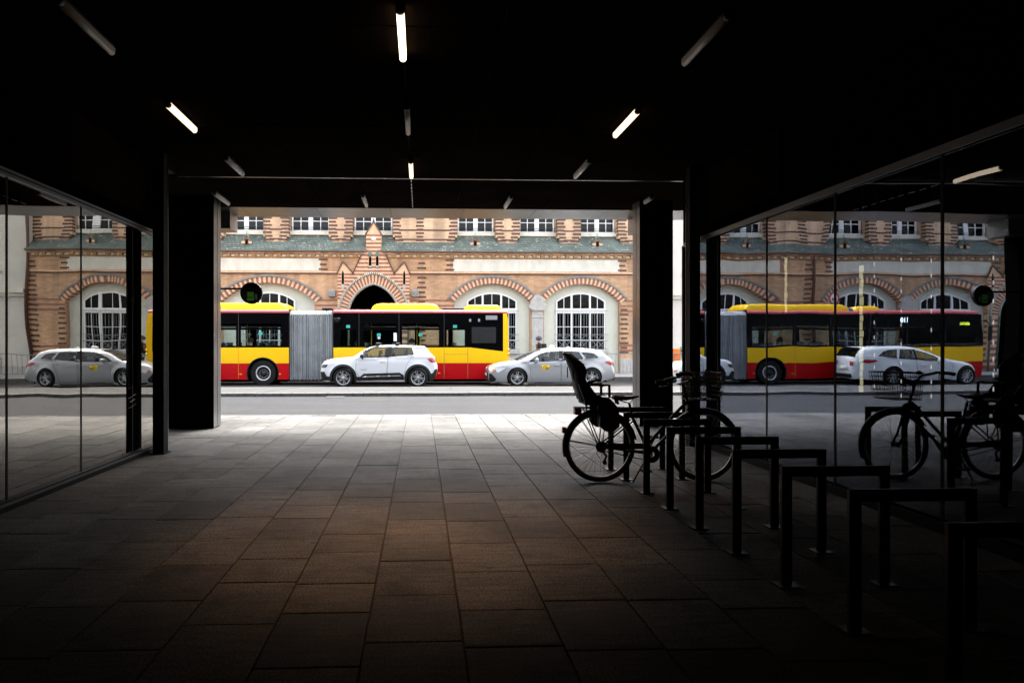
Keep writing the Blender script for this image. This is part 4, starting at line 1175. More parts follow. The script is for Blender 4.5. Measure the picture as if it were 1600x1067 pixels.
    for xs_ in S['seats']:
        for s in ((-1, 1) if xs_ == S['seats'][0] else (-1, 0, 1)):
            y = s*W*.40
            m = MB(); m.bbox((xs_-.3, y-.2, .5), (xs_+.2, y+.2, .66), .05); m.add(*[([(xs_+.12+dx, y+dy, z) for z, dx in ((.62, 0), (1.08, .13)) for dx, dy in ((dx, -.22), (dx+.13, -.22), (dx+.13, .22), (dx, .22))]), [(0, 1, 5, 4), (1, 2, 6, 5), (2, 3, 7, 6), (3, 0, 4, 7), (4, 5, 6, 7)]])
            m.bbox((xs_+.26, y-.12, 1.12), (xs_+.35, y+.12, 1.28), .03); m.build('seat', 'interior_dark', t)
    if S.get('wheelring'):
        MB().tube([(S['cowl']+.55+.05*math.sin(a), W*.38+.18*math.cos(a)*-1, belt(1.5)-.02+.17*math.sin(a)) for a in [2*PI*i/18 for i in range(18)]], .015, 6, closed=True).build('steering_wheel', 'plastic_black', t)
    for xw in S['wheels']:
        for s in (-1, 1): wheel(t, xw, s*(W*.985-.10), S['wr'], S['wr'], .21, S['rim'], s, S['spokes'][0], S['spokes'][1])
    for s in (-1, 1):       # door mirrors
        x, z = S['mirror']; y = fn(x, z)
        m = MB().bbox((x-.07, s*(y+.06), z), (x+.05, s*(y+.24), z+.13), .03)
        m.tube([(x, s*(y-.01), z-.03), (x, s*(y+.1), z+.04)], .025, 6)
        m.build('door_mirror', S.get('mirror_mat', S['paint']), t)
    # nose and tail: lamps, grille and plates laid on the curved ends
    half = len(up)//2
    def endx(z, rear):
        best = None
        seq = list(zip(up[:-1], up[1:]))
        for (xa, za), (xb, zb) in (seq[half:] if rear else seq[:half]):
            if min(za, zb) <= z <= max(za, zb) and abs(zb-za) > 1e-6:
                x = xa+(xb-xa)*(z-za)/(zb-za)
                if best is None or (x > best if rear else x < best): best = x
        return best if best is not None else (L if rear else 0)
    def end_patch(nm, mm, z0, z1, y0, y1, rear, off=.014):
        q = MB(); vs = []; n_ = 5
        for i in range(n_):
            z = z0+(z1-z0)*i/(n_-1); x = endx(z, rear)+(off if rear else -off)
            vs += [(x, y0, z), (x, y1, z)]
        q.add(vs, [(2*i, 2*i+1, 2*i+3, 2*i+2) for i in range(n_-1)], smooth=True)
        o_ = q.build(nm, mm, t); so_ = o_.modifiers.new('thick', 'SOLIDIFY'); so_.thickness = .012; so_.offset = 0
    ye = fn(endx(.6, True)-.02, .6); zl = S.get('tail_z', (.72, .88))
    for s in (-1, 1):
        end_patch('tail_light', 'lens_red', zl[0], zl[1], s*ye*.62, s*ye*.97, True)
        end_patch('headlight', 'lens_white', S.get('head_z', (.60, .70))[0], S.get('head_z', (.60, .70))[1], s*ye*.55, s*ye*.9, False)
    end_patch('number_plate', 'pale_paper', zl[0]-.16, zl[0]-.05, -.26, .26, True, .02); end_patch('rear_bumper_trim', 'plastic_black', .26, .40, -ye*.8, ye*.8, True)
    end_patch('grille', 'plastic_black', .30, .50, -ye*.7, ye*.7, False); end_patch('number_plate', 'pale_paper', .36, .46, -.26, .26, False, .026)
    t.location = loc
    return t, fn

# ---------------------------------------------------------------- white compact SUV
def cpx(P, x0, g, s): return [((x-x0)/s, (g-y)/s) for x, y in P]
sv = lambda P: cpx(P, 75, 606, 357)
suv = dict(L=4.08, W=.89, wr=.345, arch=.40, rim=.25, sill=.215, belt=lambda x: .985+.028*(x-1.2), roof=1.48,
    top=sv([(105, 522), (86, 480), (72, 432), (80, 392), (92, 340), (104, 305), (130, 282), (180, 266), (260, 255), (360, 246), (462, 240), (520, 205), (580, 163), (650, 118), (730, 92), (860, 82), (1050, 82), (1230, 88), (1330, 94), (1392, 103), (1425, 160), (1470, 205), (1500, 232), (1512, 290), (1524, 322), (1538, 372), (1528, 425), (1505, 480), (1470, 520)]),
    wheels=(sv([(365, 0)])[0][0], sv([(1290, 0)])[0][0]),
    cowl=sv([(462, 0)])[0][0], wtop=sv([(690, 0)])[0][0], rend=sv([(1370, 0)])[0][0], gend=sv([(1490, 0)])[0][0],
    doors=[sv([(545, 240), (605, 172), (660, 128), (730, 104), (905, 96), (912, 300), (895, 475), (560, 475), (520, 400), (522, 290)]),
           sv([(912, 96), (1160, 98), (1230, 104), (1255, 200), (1200, 245), (1150, 330), (1125, 420), (1110, 475), (902, 475), (919, 300)])],
    windows={'d0': sv([(562, 236), (615, 178), (665, 138), (735, 114), (893, 108), (884, 226), (700, 236)]),
             'd1': sv([(960, 110), (1140, 110), (1212, 114), (1240, 196), (1200, 206), (950, 222)])},
    handles=sv([(855, 285), (1195, 212)]), handle='paint_white', trim='plastic_black', rglass='glass_tint',
    pillars=[sv([(600, 158), (655, 120), (730, 95), (860, 85), (1050, 85), (1230, 91), (1388, 106), (1395, 128), (1300, 116), (1220, 112), (905, 106), (740, 113), (672, 138), (618, 178)]), sv([(884, 106), (962, 104), (950, 226), (880, 230)]), sv([(1143, 108), (1153, 108), (1150, 206), (1141, 208)])],
    trims=[(sv([(575, 470), (620, 432), (1060, 420), (1110, 450), (1120, 510), (520, 520), (510, 470)]), 'plastic_black'), (sv([(600, 472), (620, 464), (1060, 452), (1085, 462), (600, 478)]), 'alloy'),
           (sv([(94, 516), (84, 470), (78, 410), (128, 405), (160, 465), (222, 470), (232, 520)]), 'plastic_black'), (sv([(1425, 515), (1440, 440), (1480, 425), (1500, 385), (1534, 375), (1526, 425), (1505, 478), (1472, 516)]), 'plastic_black')],
    flare=True, lamps=[('headlight', sv([(96, 345), (108, 318), (175, 318), (150, 358), (100, 362)]), 'paint_black'), ('tail_light', sv([(1402, 250), (1440, 234), (1496, 238), (1508, 295), (1450, 292)]), 'lens_red'), ('fog_lamp', sv([(92, 512), (86, 485), (120, 482), (135, 512)]), 'chrome')],
    seats=(1.75, 2.65), spokes=(6, 'petal'), mirror=sv([(605, 238)])[0], mirror_mat='plastic_black', plates=((.0, .5), (4.07, .62)), paint='paint_white', roofpaint='paint_black', wheelring=True, tail_z=(.88, 1.02), head_z=(.72, .82))
SUVY = 23.75
o, f_ = car('suv', (sx(499, SUVY), SUVY+.89, -.145), suv, 'white compact SUV with black roof and roof bars beside the bus')
for xx in (1.98, 2.68):                      # roof bars
    m = MB(); zz = 1.475
    m.tube([(xx, -.56, zz+.06), (xx, .56, zz+.06)], .022, 8)
    for s in (-1, 1): m.bbox((xx-.07, s*.60-.05, zz-.03), (xx+.07, s*.60+.05, zz+.085), .03)
    m.build('roof_bar', 'plastic_black', o)
text('door_lettering', 'AVENGER', .05, 'grey_paint', o, (1.52, -(f_(1.52, .63)+.003), .63))
# ---------------------------------------------------------------- silver taxi estate
tx = lambda P: cpx(P, 28, 550, 327)
def belt_tx(x): return .90+.045*(x-1.3)
taxi = dict(L=4.66, W=.895, wr=.325, arch=.375, rim=.235, sill=.165, belt=belt_tx, roof=1.38, tumble=.42,
    top=tx([(62, 515), (40, 492), (29, 440), (30, 370), (44, 338), (80, 312), (140, 288), (240, 268), (365, 256), (440, 222), (520, 176), (620, 134), (700, 115), (800, 104), (960, 100), (1130, 103), (1270, 113), (1345, 126), (1388, 134), (1425, 170), (1468, 208), (1510, 232), (1520, 262), (1530, 320), (1548, 368), (1556, 418), (1545, 455), (1500, 488), (1460, 496)]),
    wheels=(tx([(365, 0)])[0][0], tx([(1253, 0)])[0][0]), cowl=tx([(370, 0)])[0][0], wtop=tx([(660, 0)])[0][0], rend=tx([(1340, 0)])[0][0], gend=tx([(1480, 0)])[0][0],
    doors=[tx([(490, 262), (560, 210), (640, 158), (720, 133), (800, 124), (880, 124), (882, 330), (882, 495), (555, 495), (522, 430), (518, 320)]),
           tx([(888, 124), (1010, 124), (1115, 134), (1165, 230), (1150, 320), (1110, 400), (1090, 495), (889, 495), (889, 330)])],
    windows={'d0': tx([(495, 260), (565, 212), (645, 165), (725, 141), (860, 136), (852, 246), (700, 256)]),
             'd1': tx([(918, 136), (1010, 136), (1105, 144), (1150, 222), (1060, 236), (912, 244)]),
             'q': tx([(1132, 146), (1220, 150), (1280, 162), (1336, 205), (1260, 214), (1180, 222)])},
    handles=tx([(835, 298), (1130, 278)]), trim='plastic_black', rglass='glass_tint',
    pillars=[tx([(862, 130), (914, 130), (908, 246), (856, 248)])],
    trims=[(tx([(540, 506), (545, 496), (1080, 494), (1085, 508)]), 'alloy'), (tx([(480, 522), (500, 508), (1090, 508), (1110, 520)]), 'plastic_black')],
    lamps=[('headlight', tx([(38, 352), (58, 338), (120, 335), (245, 322), (190, 356), (140, 388), (110, 368), (60, 376)]), 'lens_white'), ('turn_signal', tx([(70, 352), (110, 346), (120, 366), (82, 372)]), 'lens_amber'),
           ('grille', tx([(36, 400), (60, 396), (118, 462), (105, 490), (52, 500), (38, 470)]), 'plastic_black'), ('tail_light', tx([(1402, 256), (1450, 248), (1512, 256), (1522, 302), (1470, 296)]), 'lens_red'),
           ('bumper_trim', tx([(1500, 484), (1548, 440), (1552, 450), (1530, 480)]), 'plastic_black')],
    seats=(1.85, 2.75), spokes=(5, 'twin'), mirror=tx([(590, 262)])[0], plates=((.0, .42), (4.65, .7)), paint='paint_silver', wheelring=True)
TAXY = 24.45
o, f_ = car('taxi', (sx(764, TAXY), TAXY+.895, -.165), taxi, 'silver estate taxi with yellow number sticker on the front door')
sp = tx([(700, 322)])[0]
yl = f_(sp[0], sp[1])
skins('door_sticker', 'taxi_yellow', o, tx([(652, 295), (745, 293), (748, 348), (656, 352)]), [], .08, lambda x, z: f_(x, z)+.004)
text('sticker_number', '7284', .125, 'plastic_black', o, (sp[0]+.01, -(yl+.014), sp[1]-.035), rot=(R(86), 0, 0), ext=.001); text('sticker_word', 'TAXI', .05, 'plastic_black', o, (sp[0], -(yl+.011), sp[1]+.05), rot=(R(86), 0, 0), ext=.001)
q = tx([(828, 70)])[0]
m = MB().bbox((q[0]-.06, -.14, 1.385), (q[0]+.07, .14, 1.475), .03); m.build('roof_sign', 'pale_paper', o)
m = MB().bbox((q[0]+.55, -.05, 1.37), (q[0]+.68, .05, 1.43), .03); m.build('roof_aerial', 'paint_silver', o)
# ---------------------------------------------------------------- white estate car hidden beside the bus front, seen in the glass
wg = lambda P: [((1122-x)/206.0, (368-y)/191.0) for x, y in P]
def belt_w(x): return .93+.03*(x-1.3)
wagon = dict(L=4.52, W=.93, wr=.335, arch=.385, rim=.235, sill=.18, belt=belt_w, roof=1.45, taper=.32, tumble=.40,
    top=wg([(1108, 338), (1121, 312), (1120, 280), (1108, 256), (1080, 234), (1010, 212), (905, 194), (850, 180), (790, 150), (720, 122), (650, 104), (560, 95), (450, 90), (350, 92), (268, 102), (240, 128), (212, 168), (200, 200), (193, 250), (190, 290), (196, 326)]),
    wheels=(wg([(1003, 0)])[0][0], wg([(437, 0)])[0][0]), cowl=wg([(890, 0)])[0][0], wtop=wg([(690, 0)])[0][0], rend=wg([(285, 0)])[0][0], gend=wg([(215, 0)])[0][0],
    doors=[wg([(845, 200), (780, 158), (715, 130), (640, 112), (625, 112), (655, 330), (890, 330), (905, 290), (900, 215)]), wg([(620, 112), (500, 106), (478, 112), (462, 190), (500, 250), (520, 330), (650, 330)])],
    windows={'d0': wg([(838, 200), (778, 163), (714, 138), (645, 120), (655, 190), (740, 198)]), 'd1': wg([(606, 118), (505, 114), (480, 180), (625, 188)]), 'q': wg([(478, 114), (420, 116), (372, 130), (335, 160), (400, 172), (462, 178)])},
    handles=wg([(690, 228), (500, 214)]), trim='plastic_black', rglass='glass_tint', pillars=[wg([(640, 116), (610, 114), (628, 188), (652, 190)])],
    trims=[(wg([(930, 340), (520, 338), (520, 330), (930, 330)]), 'plastic_black')],
    lamps=[('headlight', wg([(1040, 236), (1075, 240), (1110, 262), (1070, 256)]), 'lens_white'), ('tail_light', wg([(238, 202), (262, 184), (322, 186), (328, 200), (280, 212)]), 'lens_red'), ('fog_lamp', wg([(1080, 292), (1112, 290), (1110, 304), (1088, 306)]), 'chrome')],
    seats=(1.85, 2.8), spokes=(10, 'plain'), mirror=wg([(800, 205)])[0], plates=((.0, .4), (4.48, .8)), paint='paint_white', wheelring=True)
o, f_ = car('estate_car', (mx(1534, 24.0), 24.0+.93, -.15), wagon, 'white estate car with roof rails, mirrored in the glass before the bus front')
for s in (-1, 1):
    MB().tube([(2.2, s*.60, 1.43), (2.4, s*.60, 1.475), (3.6, s*.60, 1.475), (3.8, s*.60, 1.42)], .018, 6).build('roof_rail', 'plastic_black', o)
# ---------------------------------------------------------------- white hatchback behind the column on the right
hb = dict(taxi); hb['paint'] = 'paint_white'
o, f_ = car('white_car', (sx(1049, 22.9), 22.95+.9, -.14), hb, 'white car mostly hidden behind the column and the bicycle handlebars')
# ================================================================ articulated bus
BY = 26.2; BW = 2.5; BG = -.255
def bu(u): return sx(u, BY)
def bv(v, u=600): return sz(u, v, BY)
bus = empty('articulated_bus', (-5.4, BY+BW/2, BG), 'yellow and red articulated city bus with black window band', 'bus')
BF, BR = mx(1533, BY), bu(795)                      # front and rear end
J0, J1 = bu(452.5), bu(520)                          # bellows
Z_SK, Z_RY, Z_WB, Z_WT, Z_RT = .02, .63, 1.23, 2.545, 2.64   # skirt, red-yellow line, window sill, window top, roof edge
RWX = bu(410.5); WR = .505; WC = BG+WR
RW2 = bu(690)                                       # rear wheel, hidden behind the SUV's tail
FWX = BF+2.75
ARCH = .60
def side_panels(xa, xb, wheels, rise=None):
    """lower body of one section: red skirt and yellow band with wheel cut-outs, both flanks"""
    for ys, s in ((BY, -1), (BY+BW, 1)):
        y0, y1 = (ys, ys+.03) if s < 0 else (ys-.03, ys)
        # red
        lo = [(xa, Z_SK)]; 
        for xw in wheels:
            a0 = math.asin(max(-1, (Z_SK-WC)/ARCH)); a1 = math.asin((Z_RY-WC)/ARCH)
            pts = [(xw-ARCH*math.cos(a), WC+ARCH*math.sin(a)) for a in [a0+(a1-a0)*i/6 for i in range(7)]]
            MB().prism(lo+[(p[0], p[1]) for p in pts]+[(lo[0][0], Z_RY)], y0, y1).build('skirt_panel', 'bus_red', bus)
            lo = [(2*xw-p[0], p[1]) for p in reversed(pts)]
            lo = lo[::1]
            nxt = [(2*xw-p[0], p[1]) for p in pts]     # from bottom to top on the far side of the wheel
            lo = [(nxt[0][0], Z_SK)]; far = nxt
        if wheels:
            xs_ = xb
            MB().prism([far[0]]+[(xb, Z_SK), (xb, Z_RY)]+[p for p in reversed(far)][:-1], y0, y1).build('skirt_panel', 'bus_red', bus)
        else: MB().prism([(xa, Z_SK), (xb, Z_SK), (xb, Z_RY), (xa, Z_RY)], y0, y1).build('skirt_panel', 'bus_red', bus)
        out_ = [(xa, Z_RY+.004)]
        for xw in sorted(wheels):
            a1 = math.asin((Z_RY+.004-WC)/ARCH)
            out_ += [(xw-ARCH*math.cos(a), WC+ARCH*math.sin(a)) for a in [a1+(PI-2*a1)*i/14 for i in range(15)]]
        out_ += [(xb, Z_RY+.004)]
        if rise: out_ += [(xb, rise[1]), (rise[0], Z_WB), (xa, Z_WB)]
        else: out_ += [(xb, Z_WB), (xa, Z_WB)]
        MB().prism(out_, y0-.002*(s < 0), y1).build('side_panel', 'bus_yellow', bus)
        for xw in wheels:
            a0 = math.asin(max(-1, (Z_SK-WC)/ARCH))
            o_ = [(xw-(ARCH+.012)*math.cos(a), WC+(ARCH+.012)*math.sin(a)) for a in [a0+(PI-2*a0)*i/18 for i in range(19)]]
            i_ = [(xw-(ARCH-.018)*math.cos(a), WC+(ARCH-.018)*math.sin(a)) for a in [a0+(PI-2*a0)*i/18 for i in range(19)]]
            MB().prism(o_+i_[::-1], y0-.012*(s < 0), y1+.012*(s > 0)).build('wheel_arch_trim', 'plastic_black', bus)
            bx('wheel_well', (xw-ARCH, (y0+.36 if s < 0 else y1-.38), Z_SK-.1), (xw+ARCH, (y0+.38 if s < 0 else y1-.36), WC+ARCH), 'dark_void', bus)
side_panels(BF+.12, J0, [FWX, RWX]); side_panels(J1, BR-.22, [RW2-1.0], (bu(735), bv(549, 790)))
# window band: black glazed panels with openings, glass set inside
def band(xa, xb, bays, far_bays, top=Z_WT, rise=None, rear_solid=None):
    for ys, s, bb_ in ((BY, -1, bays), (BY+BW, 1, far_bays)):
        y0, y1 = (ys-.004, ys+.03) if s < 0 else (ys-.03, ys+.004)
        out_ = [(xa, Z_WB+.004), (xb, Z_WB+.004), (xb, top), (xa, top)]
        if rise: out_ = [(xa, Z_WB+.004), (rise[0], Z_WB+.004), (xb, rise[1]+.004), (xb, top), (xa, top)]
        hl = [[(a, z0), (b, z0), (b, z1), (a, z1)] for a, b, z0, z1 in bb_]
        MB().prism(out_, y0, y1, holes=hl).build('window_band', 'bus_black', bus)
        for a, b, z0, z1 in bb_:
            bx('side_window', (a-.02, (y0+y1)/2-.003, z0-.02), (b+.02, (y0+y1)/2+.003, z1+.02), 'glass_bus', bus)
WZ_0, WZ_1, HZ_0, HZ_1 = 1.30, 1.90, 1.98, 2.14
def bay(xa, xb, hop=True):
    L = [(xa, xb, WZ_0, WZ_1)]
    if hop: L.append((xa, xb, HZ_0, HZ_1))
    return L
nb = []; 
fr_edges = [bu(374)-4.35*0, ]
# near side, front section: posts about every 1.45 m
posts_f = [BF+1.5, BF+2.95, BF+4.4, BF+5.85, bu(371), J0]
posts_f = [BF+1.55, BF+3.05, BF+4.55, BF+6.05, bu(372.5), J0]
for a, b in zip(posts_f[:-1], posts_f[1:]): nb += bay(a+.09, b-(.30 if b == J0 else .09))
nb.append((BF+.35, BF+1.4, 1.32, 2.06))
posts_r = [J1, bu(561), bu(623.5), bu(694), bu(731)]
rb = bay(J1+.28, posts_r[1]-.1, False)+bay(posts_r[1]+.14, posts_r[2]-.12)+bay(posts_r[2]+.12, posts_r[3]-.2)+bay(posts_r[3]+.1, posts_r[4]-.12, False)
fb_f = []; fb_r = []
for i, (a, b) in enumerate(zip(posts_f[:-1], posts_f[1:])):
    fb_f.append((a+.09, b-.12, 1.28 if i % 2 else .2, 2.05))
for i, (a, b) in enumerate(((J1+.3, J1+1.5), (J1+1.75, J1+3.1), (J1+3.3, J1+4.5), (J1+4.7, J1+5.6))): fb_r.append((a, b, 1.28, 2.05))
fb_f = [(a, b, max(z0, 1.28), z1) for a, b, z0, z1 in fb_f]
band(BF+.12, J0, nb, fb_f); band(J1, BR-.22, rb, fb_r, rise=(bu(735), bv(549, 790)))
for x in posts_f[:-1]+posts_r[1:-1]: bx('window_post', (x-.012, BY-.010, Z_WB+.01), (x+.012, BY-.0045, Z_WT-.01), 'iron', bus)
# panel joints
for x in (bu(372.5), posts_f[2], posts_f[1]): bx('panel_joint', (x-.008, BY-.006, Z_SK+.02), (x+.008, BY-.0025, Z_WB), 'lens_amber', bus)
for x in (bu(694), bu(731)): bx('panel_joint', (x-.008, BY-.006, Z_SK+.02), (x+.008, BY-.0025, Z_WB), 'brick_ochre', bus)
bx('panel_joint', (bu(694), BY-.006, .97), (bu(731), BY-.0025, .982), 'brick_ochre', bus)
# roof
for xa, xb in ((BF+.25, J0), (J1, BR-.06)):
    prof = [(BY-.012, Z_WT+.004), (BY-.016, Z_RT-.03), (BY+.03, Z_RT+.01), (BY+.12, Z_RT+.035), (BY+.5, Z_RT+.06), (BY+BW-.5, Z_RT+.06), (BY+BW-.12, Z_RT+.035), (BY+BW-.03, Z_RT+.01), (BY+BW+.016, Z_RT-.03), (BY+BW+.012, Z_WT+.004)]
    m = MB(); k = len(prof)
    vs = [(xa, y, z) for y, z in prof]+[(xb, y, z) for y, z in prof]
    m.add(vs, [(i, i+1, k+i+1, k+i) for i in range(k-1)]+[(0, k, 2*k-1, k-1)]); m.add(vs[:k], [tuple(range(k))]); m.add(vs[k:], [tuple(range(k))])
    m.build('roof', 'bus_rim_red', bus)
    bx('floor', (xa+.05, BY+.40, .0), (xb-.05, BY+BW-.40, .12), 'interior_dark', bus)
    bx('ceiling_lining', (xa+.1, BY+.05, 2.38), (xb-.1, BY+BW-.05, 2.42), 'interior_grey', bus)
def pod(xa, xb, h, ya=BY+.35, yb=BY+BW-.35, m='bus_yellow', sl=.38):
    zb_ = Z_RT+.03
    q = MB(); vs = []; n = 7
    st = [(xa+sl*(1-math.cos(PI/2*i/6)), math.sin(PI/2*i/6)**.8, 0) for i in range(7)]; st += [(xa+xb-x_, f_2, 0) for x_, f_2, _ in reversed(st)]
    for x, f, _ in st:
        hh = h*f
        for j in range(n):
            a = PI*j/(n-1); vs.append((x, (ya+yb)/2-(yb-ya)/2*(math.copysign(abs(math.cos(a))**.35, math.cos(a))), zb_+.002+hh*abs(math.sin(a))**.35))
    fs = [(i*n+j, (i+1)*n+j, (i+1)*n+j+1, i*n+j+1) for i in range(len(st)-1) for j in range(n-1)]
    q.add(vs, fs, smooth=True); q.build('roof_pod', m, bus)
pod(bu(345)-2.0, bu(446), .30); pod(bu(579), bu(687), .29); pod(bu(727), bu(786), .24, sl=.25)
pod(mx(1382, BY), mx(1352, BY), .2, sl=.2); pod(mx(1350, BY), mx(1283, BY), .2, m='blue_unit', sl=.2)
for a, b in ((bu(692), bu(726)), (bu(500), bu(516))): bx('roof_hatch', (a, BY+.5, Z_RT+.05), (b, BY+1.9, Z_RT+.13), 'plastic_black', bus, .02)
# rear end: yellow corner, tail lamps, grille, destination
RY = (bu(735), bv(549, 790))
MB().prism([(BR-.218, .10), (BR-.02, .16), (BR, .9), (BR-.03, 2.3), (BR-.07, Z_WT+.0), (BR-.218, Z_WT)], BY-.008, BY+.06).build('rear_corner', 'bus_yellow', bus)
MB().prism([(BR-.218, .10), (BR-.02, .16), (BR, .9), (BR-.03, 2.3), (BR-.07, Z_WT+.0), (BR-.218, Z_WT)], BY+BW-.06, BY+BW+.008).build('rear_corner', 'bus_yellow', bus)
MB().prism([(BR-.16, .12), (BR-.03, .17), (BR-.01, .9), (BR-.05, 2.3), (BR-.09, Z_WT), (BR-.2, Z_WT)], BY+.062, BY+BW-.062).build('rear_wall', 'bus_yellow', bus)
for k, z in enumerate((.98, 1.13)): MB().lathe([(0, -.03), (.055, -.03), (.06, .0), (.06, .06)], (BR-.01, BY+.14, z), 'X', 14).build('tail_lamp', ['lens_amber', 'lens_red'][k], bus)
for k, z in enumerate((.98, 1.13)): MB().tube([(BR-.06, BY-.012, z), (BR-.005, BY+.0, z)], [.045, .05], 10).build('side_lamp', 'bus_yellow', bus)
gx0, gx1 = bu(737), bu(775)
g = bx('engine_grille', (gx0, BY-.009, bv(536, 750)), (gx1, BY-.0045, bv(511, 750)), 'plastic_black', bus)
z = bv(535.5, 750)
while z < bv(512, 750):
    for a, b in ((gx0+.02, gx0+.28), (gx0+.36, gx1-.03)): bx('louvre', (a, BY-.026, z), (b, BY-.0095, z+.02), 'alloy_dark', g)
    z += .042
bx('route_panel', (bu(759), BY-.009, bv(499.5, 770)), (bu(777), BY-.0045, bv(493, 770)), 'grey_paint', bus)
for u in (735, 749): bx('small_vent', (bu(u)-.05, BY-.009, bv(502.5, u)), (bu(u)+.03, BY-.0045, bv(498, u)), 'interior_grey', bus)
# front end
MB().prism([(BF+.118, Z_SK+.05), (BF+.118, Z_WB), (BF-.0, Z_WB), (BF-.02, .7), (BF+.03, Z_SK+.08)], BY-.006, BY+BW+.006).build('front_wall', 'bus_yellow', bus)
MB().prism([(BF+.118, Z_WB+.004), (BF, Z_WB+.004), (BF+.04, 1.7), (BF+.12, 2.2), (BF+.24, Z_WT+.06), (BF+.34, Z_WT+.09), (BF+.34, Z_WT)], BY-.006, BY+BW+.006).build('windscreen', 'bus_black', bus)
MB().prism([(BF+.118, Z_SK), (BF+.118, Z_RY), (BF-.025, Z_RY), (BF+.02, Z_SK+.05)], BY-.0085, BY+BW+.0085).build('front_bumper', 'bus_red', bus)
q = MB().tube([(BF+.2, BY-.02, 2.25), (BF+.02, BY-.14, 2.28), (BF-.12, BY-.16, 2.1)], .02, 6); q.bbox((BF-.2, BY-.24, 1.45), (BF-.08, BY-.1, 2.08), .03); q.build('door_mirror', 'plastic_black', bus)
for y in (BY+.3, BY+BW-.3): MB().lathe([(0, -.02), (.11, -.02), (.12, .03)], (BF-.02, y, .62), 'X', 16).build('headlight', 'lens_white', bus)
nx_ = mx(1411, BY)
text('route_number', '110', .27, 'display_white', bus, (nx_, BY-.012, 2.30)); text('fleet_number', '8606', .17, 'display_amber', bus, (mx(1504, BY), BY-.012, 2.16))
# bellows: folded fabric ring
q = MB(); nf = 22; prof = []
for i in range(nf*2+1):
    x = J0+.02+(J1-J0-.04)*(i+(random.uniform(-.28, .28) if 0 < i < nf*2 else 0))/(nf*2); dlt = random.uniform(-.012, 0) if i % 2 == 0 else random.uniform(-.085, -.05)
    prof.append((x, dlt))
ring = lambda d_: [(BY+.0-d_, .0-.0), (BY-d_, 2.5), (BY+.1-d_*.7, 2.61+d_), (BY+.35, 2.665+d_), (BY+BW-.35, 2.665+d_), (BY+BW-.1+d_*.7, 2.61+d_), (BY+BW+d_, 2.5), (BY+BW+d_, .0)]
vs = []
for x, dl in prof:
    for y, z in ring(dl): vs.append((x, y, z))
k = 8
fs = [(i*k+j, (i+1)*k+j, (i+1)*k+j+1, i*k+j+1) for i in range(len(prof)-1) for j in range(k-1)]
q.add(vs, fs); q.build('bellows', 'bellows', bus)
for x in (J0, J1): bx('bellows_frame', (x-.02, BY-.012, -.01), (x+.02, BY+BW+.012, 2.70), 'plastic_black', bus)
for i in range(2, nf*2, 2):
    if i % 4 == 0: bx('bellows_clip', (prof[i][0]-.02, BY-.02, -.06), (prof[i][0]+.02, BY+.03, .03), 'plastic_black', bus)
# small lamps, underside
for u, v in ((376, 585), (437, 585), (686, 584)): bx('side_marker', (bu(u)-.05, BY-.012, bv(v)), (bu(u)+.05, BY-.0035, bv(v)+.05), 'lens_amber', bus)
for xa, xb in ((BF+.6, FWX-ARCH), (FWX+ARCH, RWX-ARCH), (RWX+ARCH, J0-.1), (J1+.1, RW2-1.0-ARCH), (RW2-1+ARCH, BR-.3)):
    bx('underbody', (xa, BY+.12, Z_SK-.10), (xb, BY+BW-.12, Z_SK+.02), 'dark_void', bus)
def bwheel(x):
    for s in (-1, 1):
        w_ = empty('wheel', (0, 0, 0), local=True); w_.parent = bus; w_.matrix_parent_inverse = Matrix.Translation(-Vector(bus['_loc'])); w_.location = (x, BY+.2 if s < 0 else BY+BW-.2, WC)
        h = .14; r = WR; rim = .29
        MB().lathe([(rim, -h*.8), (r*.85, -h), (r*.97, -h*.8), (r, -h*.4), (r, h*.4), (r*.97, h*.8), (r*.85, h), (rim, h*.8)], (0, 0, 0), n=40).build('tyre', 'tyre', w_)
        MB().lathe([(rim*.82, s*h*.55), (rim*.86, s*h*.9), (rim*.98, s*h*.95), (rim*1.0, s*h*.6)], (0, 0, 0), n=36).build('rim_ring', 'alloy', w_)
        MB().lathe([(0, s*h*.5), (rim*.3, s*h*.5), (rim*.34, s*h*.15), (rim*.7, s*h*.1), (rim*.84, s*h*.6)], (0, 0, 0), n=32).build('rim', 'alloy_dark', w_)
        q = MB()
        for k in range(10):
            a = 2*PI*k/10; q.lathe([(0, s*h*.35), (.018, s*h*.35), (.018, s*h*.1)], (rim*.55*math.cos(a), 0, rim*.55*math.sin(a)), n=8)
        tag(q.build('wheel_nuts', 'grey_paint', w_), kind='stuff')
for x in (FWX, RWX, RW2-1.0): bwheel(x)
MB().lathe([(0, -.14), (.07, -.13), (.11, -.08), (.13, 0), (.13, .05), (0, .05)], (J1+.17, BY-.14, bv(499)), 'Z', 16).build('dome_camera', 'sign_dark', bus)
# interior: seats, hand poles, stickers on the panes
def bseat(x, y, face):
    t = MB(); t.bbox((x-.22, y-.21, .52), (x+.22, y+.21, .62), .04)
    xb = x+.2*face
    t.add([(xb-.05*face, y-.21, .58), (xb+.04*face, y-.21, .58), (xb+.13*face, y-.17, 1.42), (xb+.05*face, y-.17, 1.42), (xb-.05*face, y+.21, .58), (xb+.04*face, y+.21, .58), (xb+.13*face, y+.17, 1.42), (xb+.05*face, y+.17, 1.42)], [(0,1,2,3),(7,6,5,4),(0,3,7,4),(1,5,6,2),(3,2,6,7)])
    t.box((x-.05, y-.15, .12), (x+.05, y+.15, .53)); t.build('seat', 'seat_blue', bus)
seat_rows = [(RWX-.55, 1), (RWX+.35, -1), (RWX-1.7, 1), (BF+5.0, 1), (BF+6.1, 1), (J1+.95, 1), (J1+2.0, 1), (J1+4.4, 1), (J1+5.3, 1)]
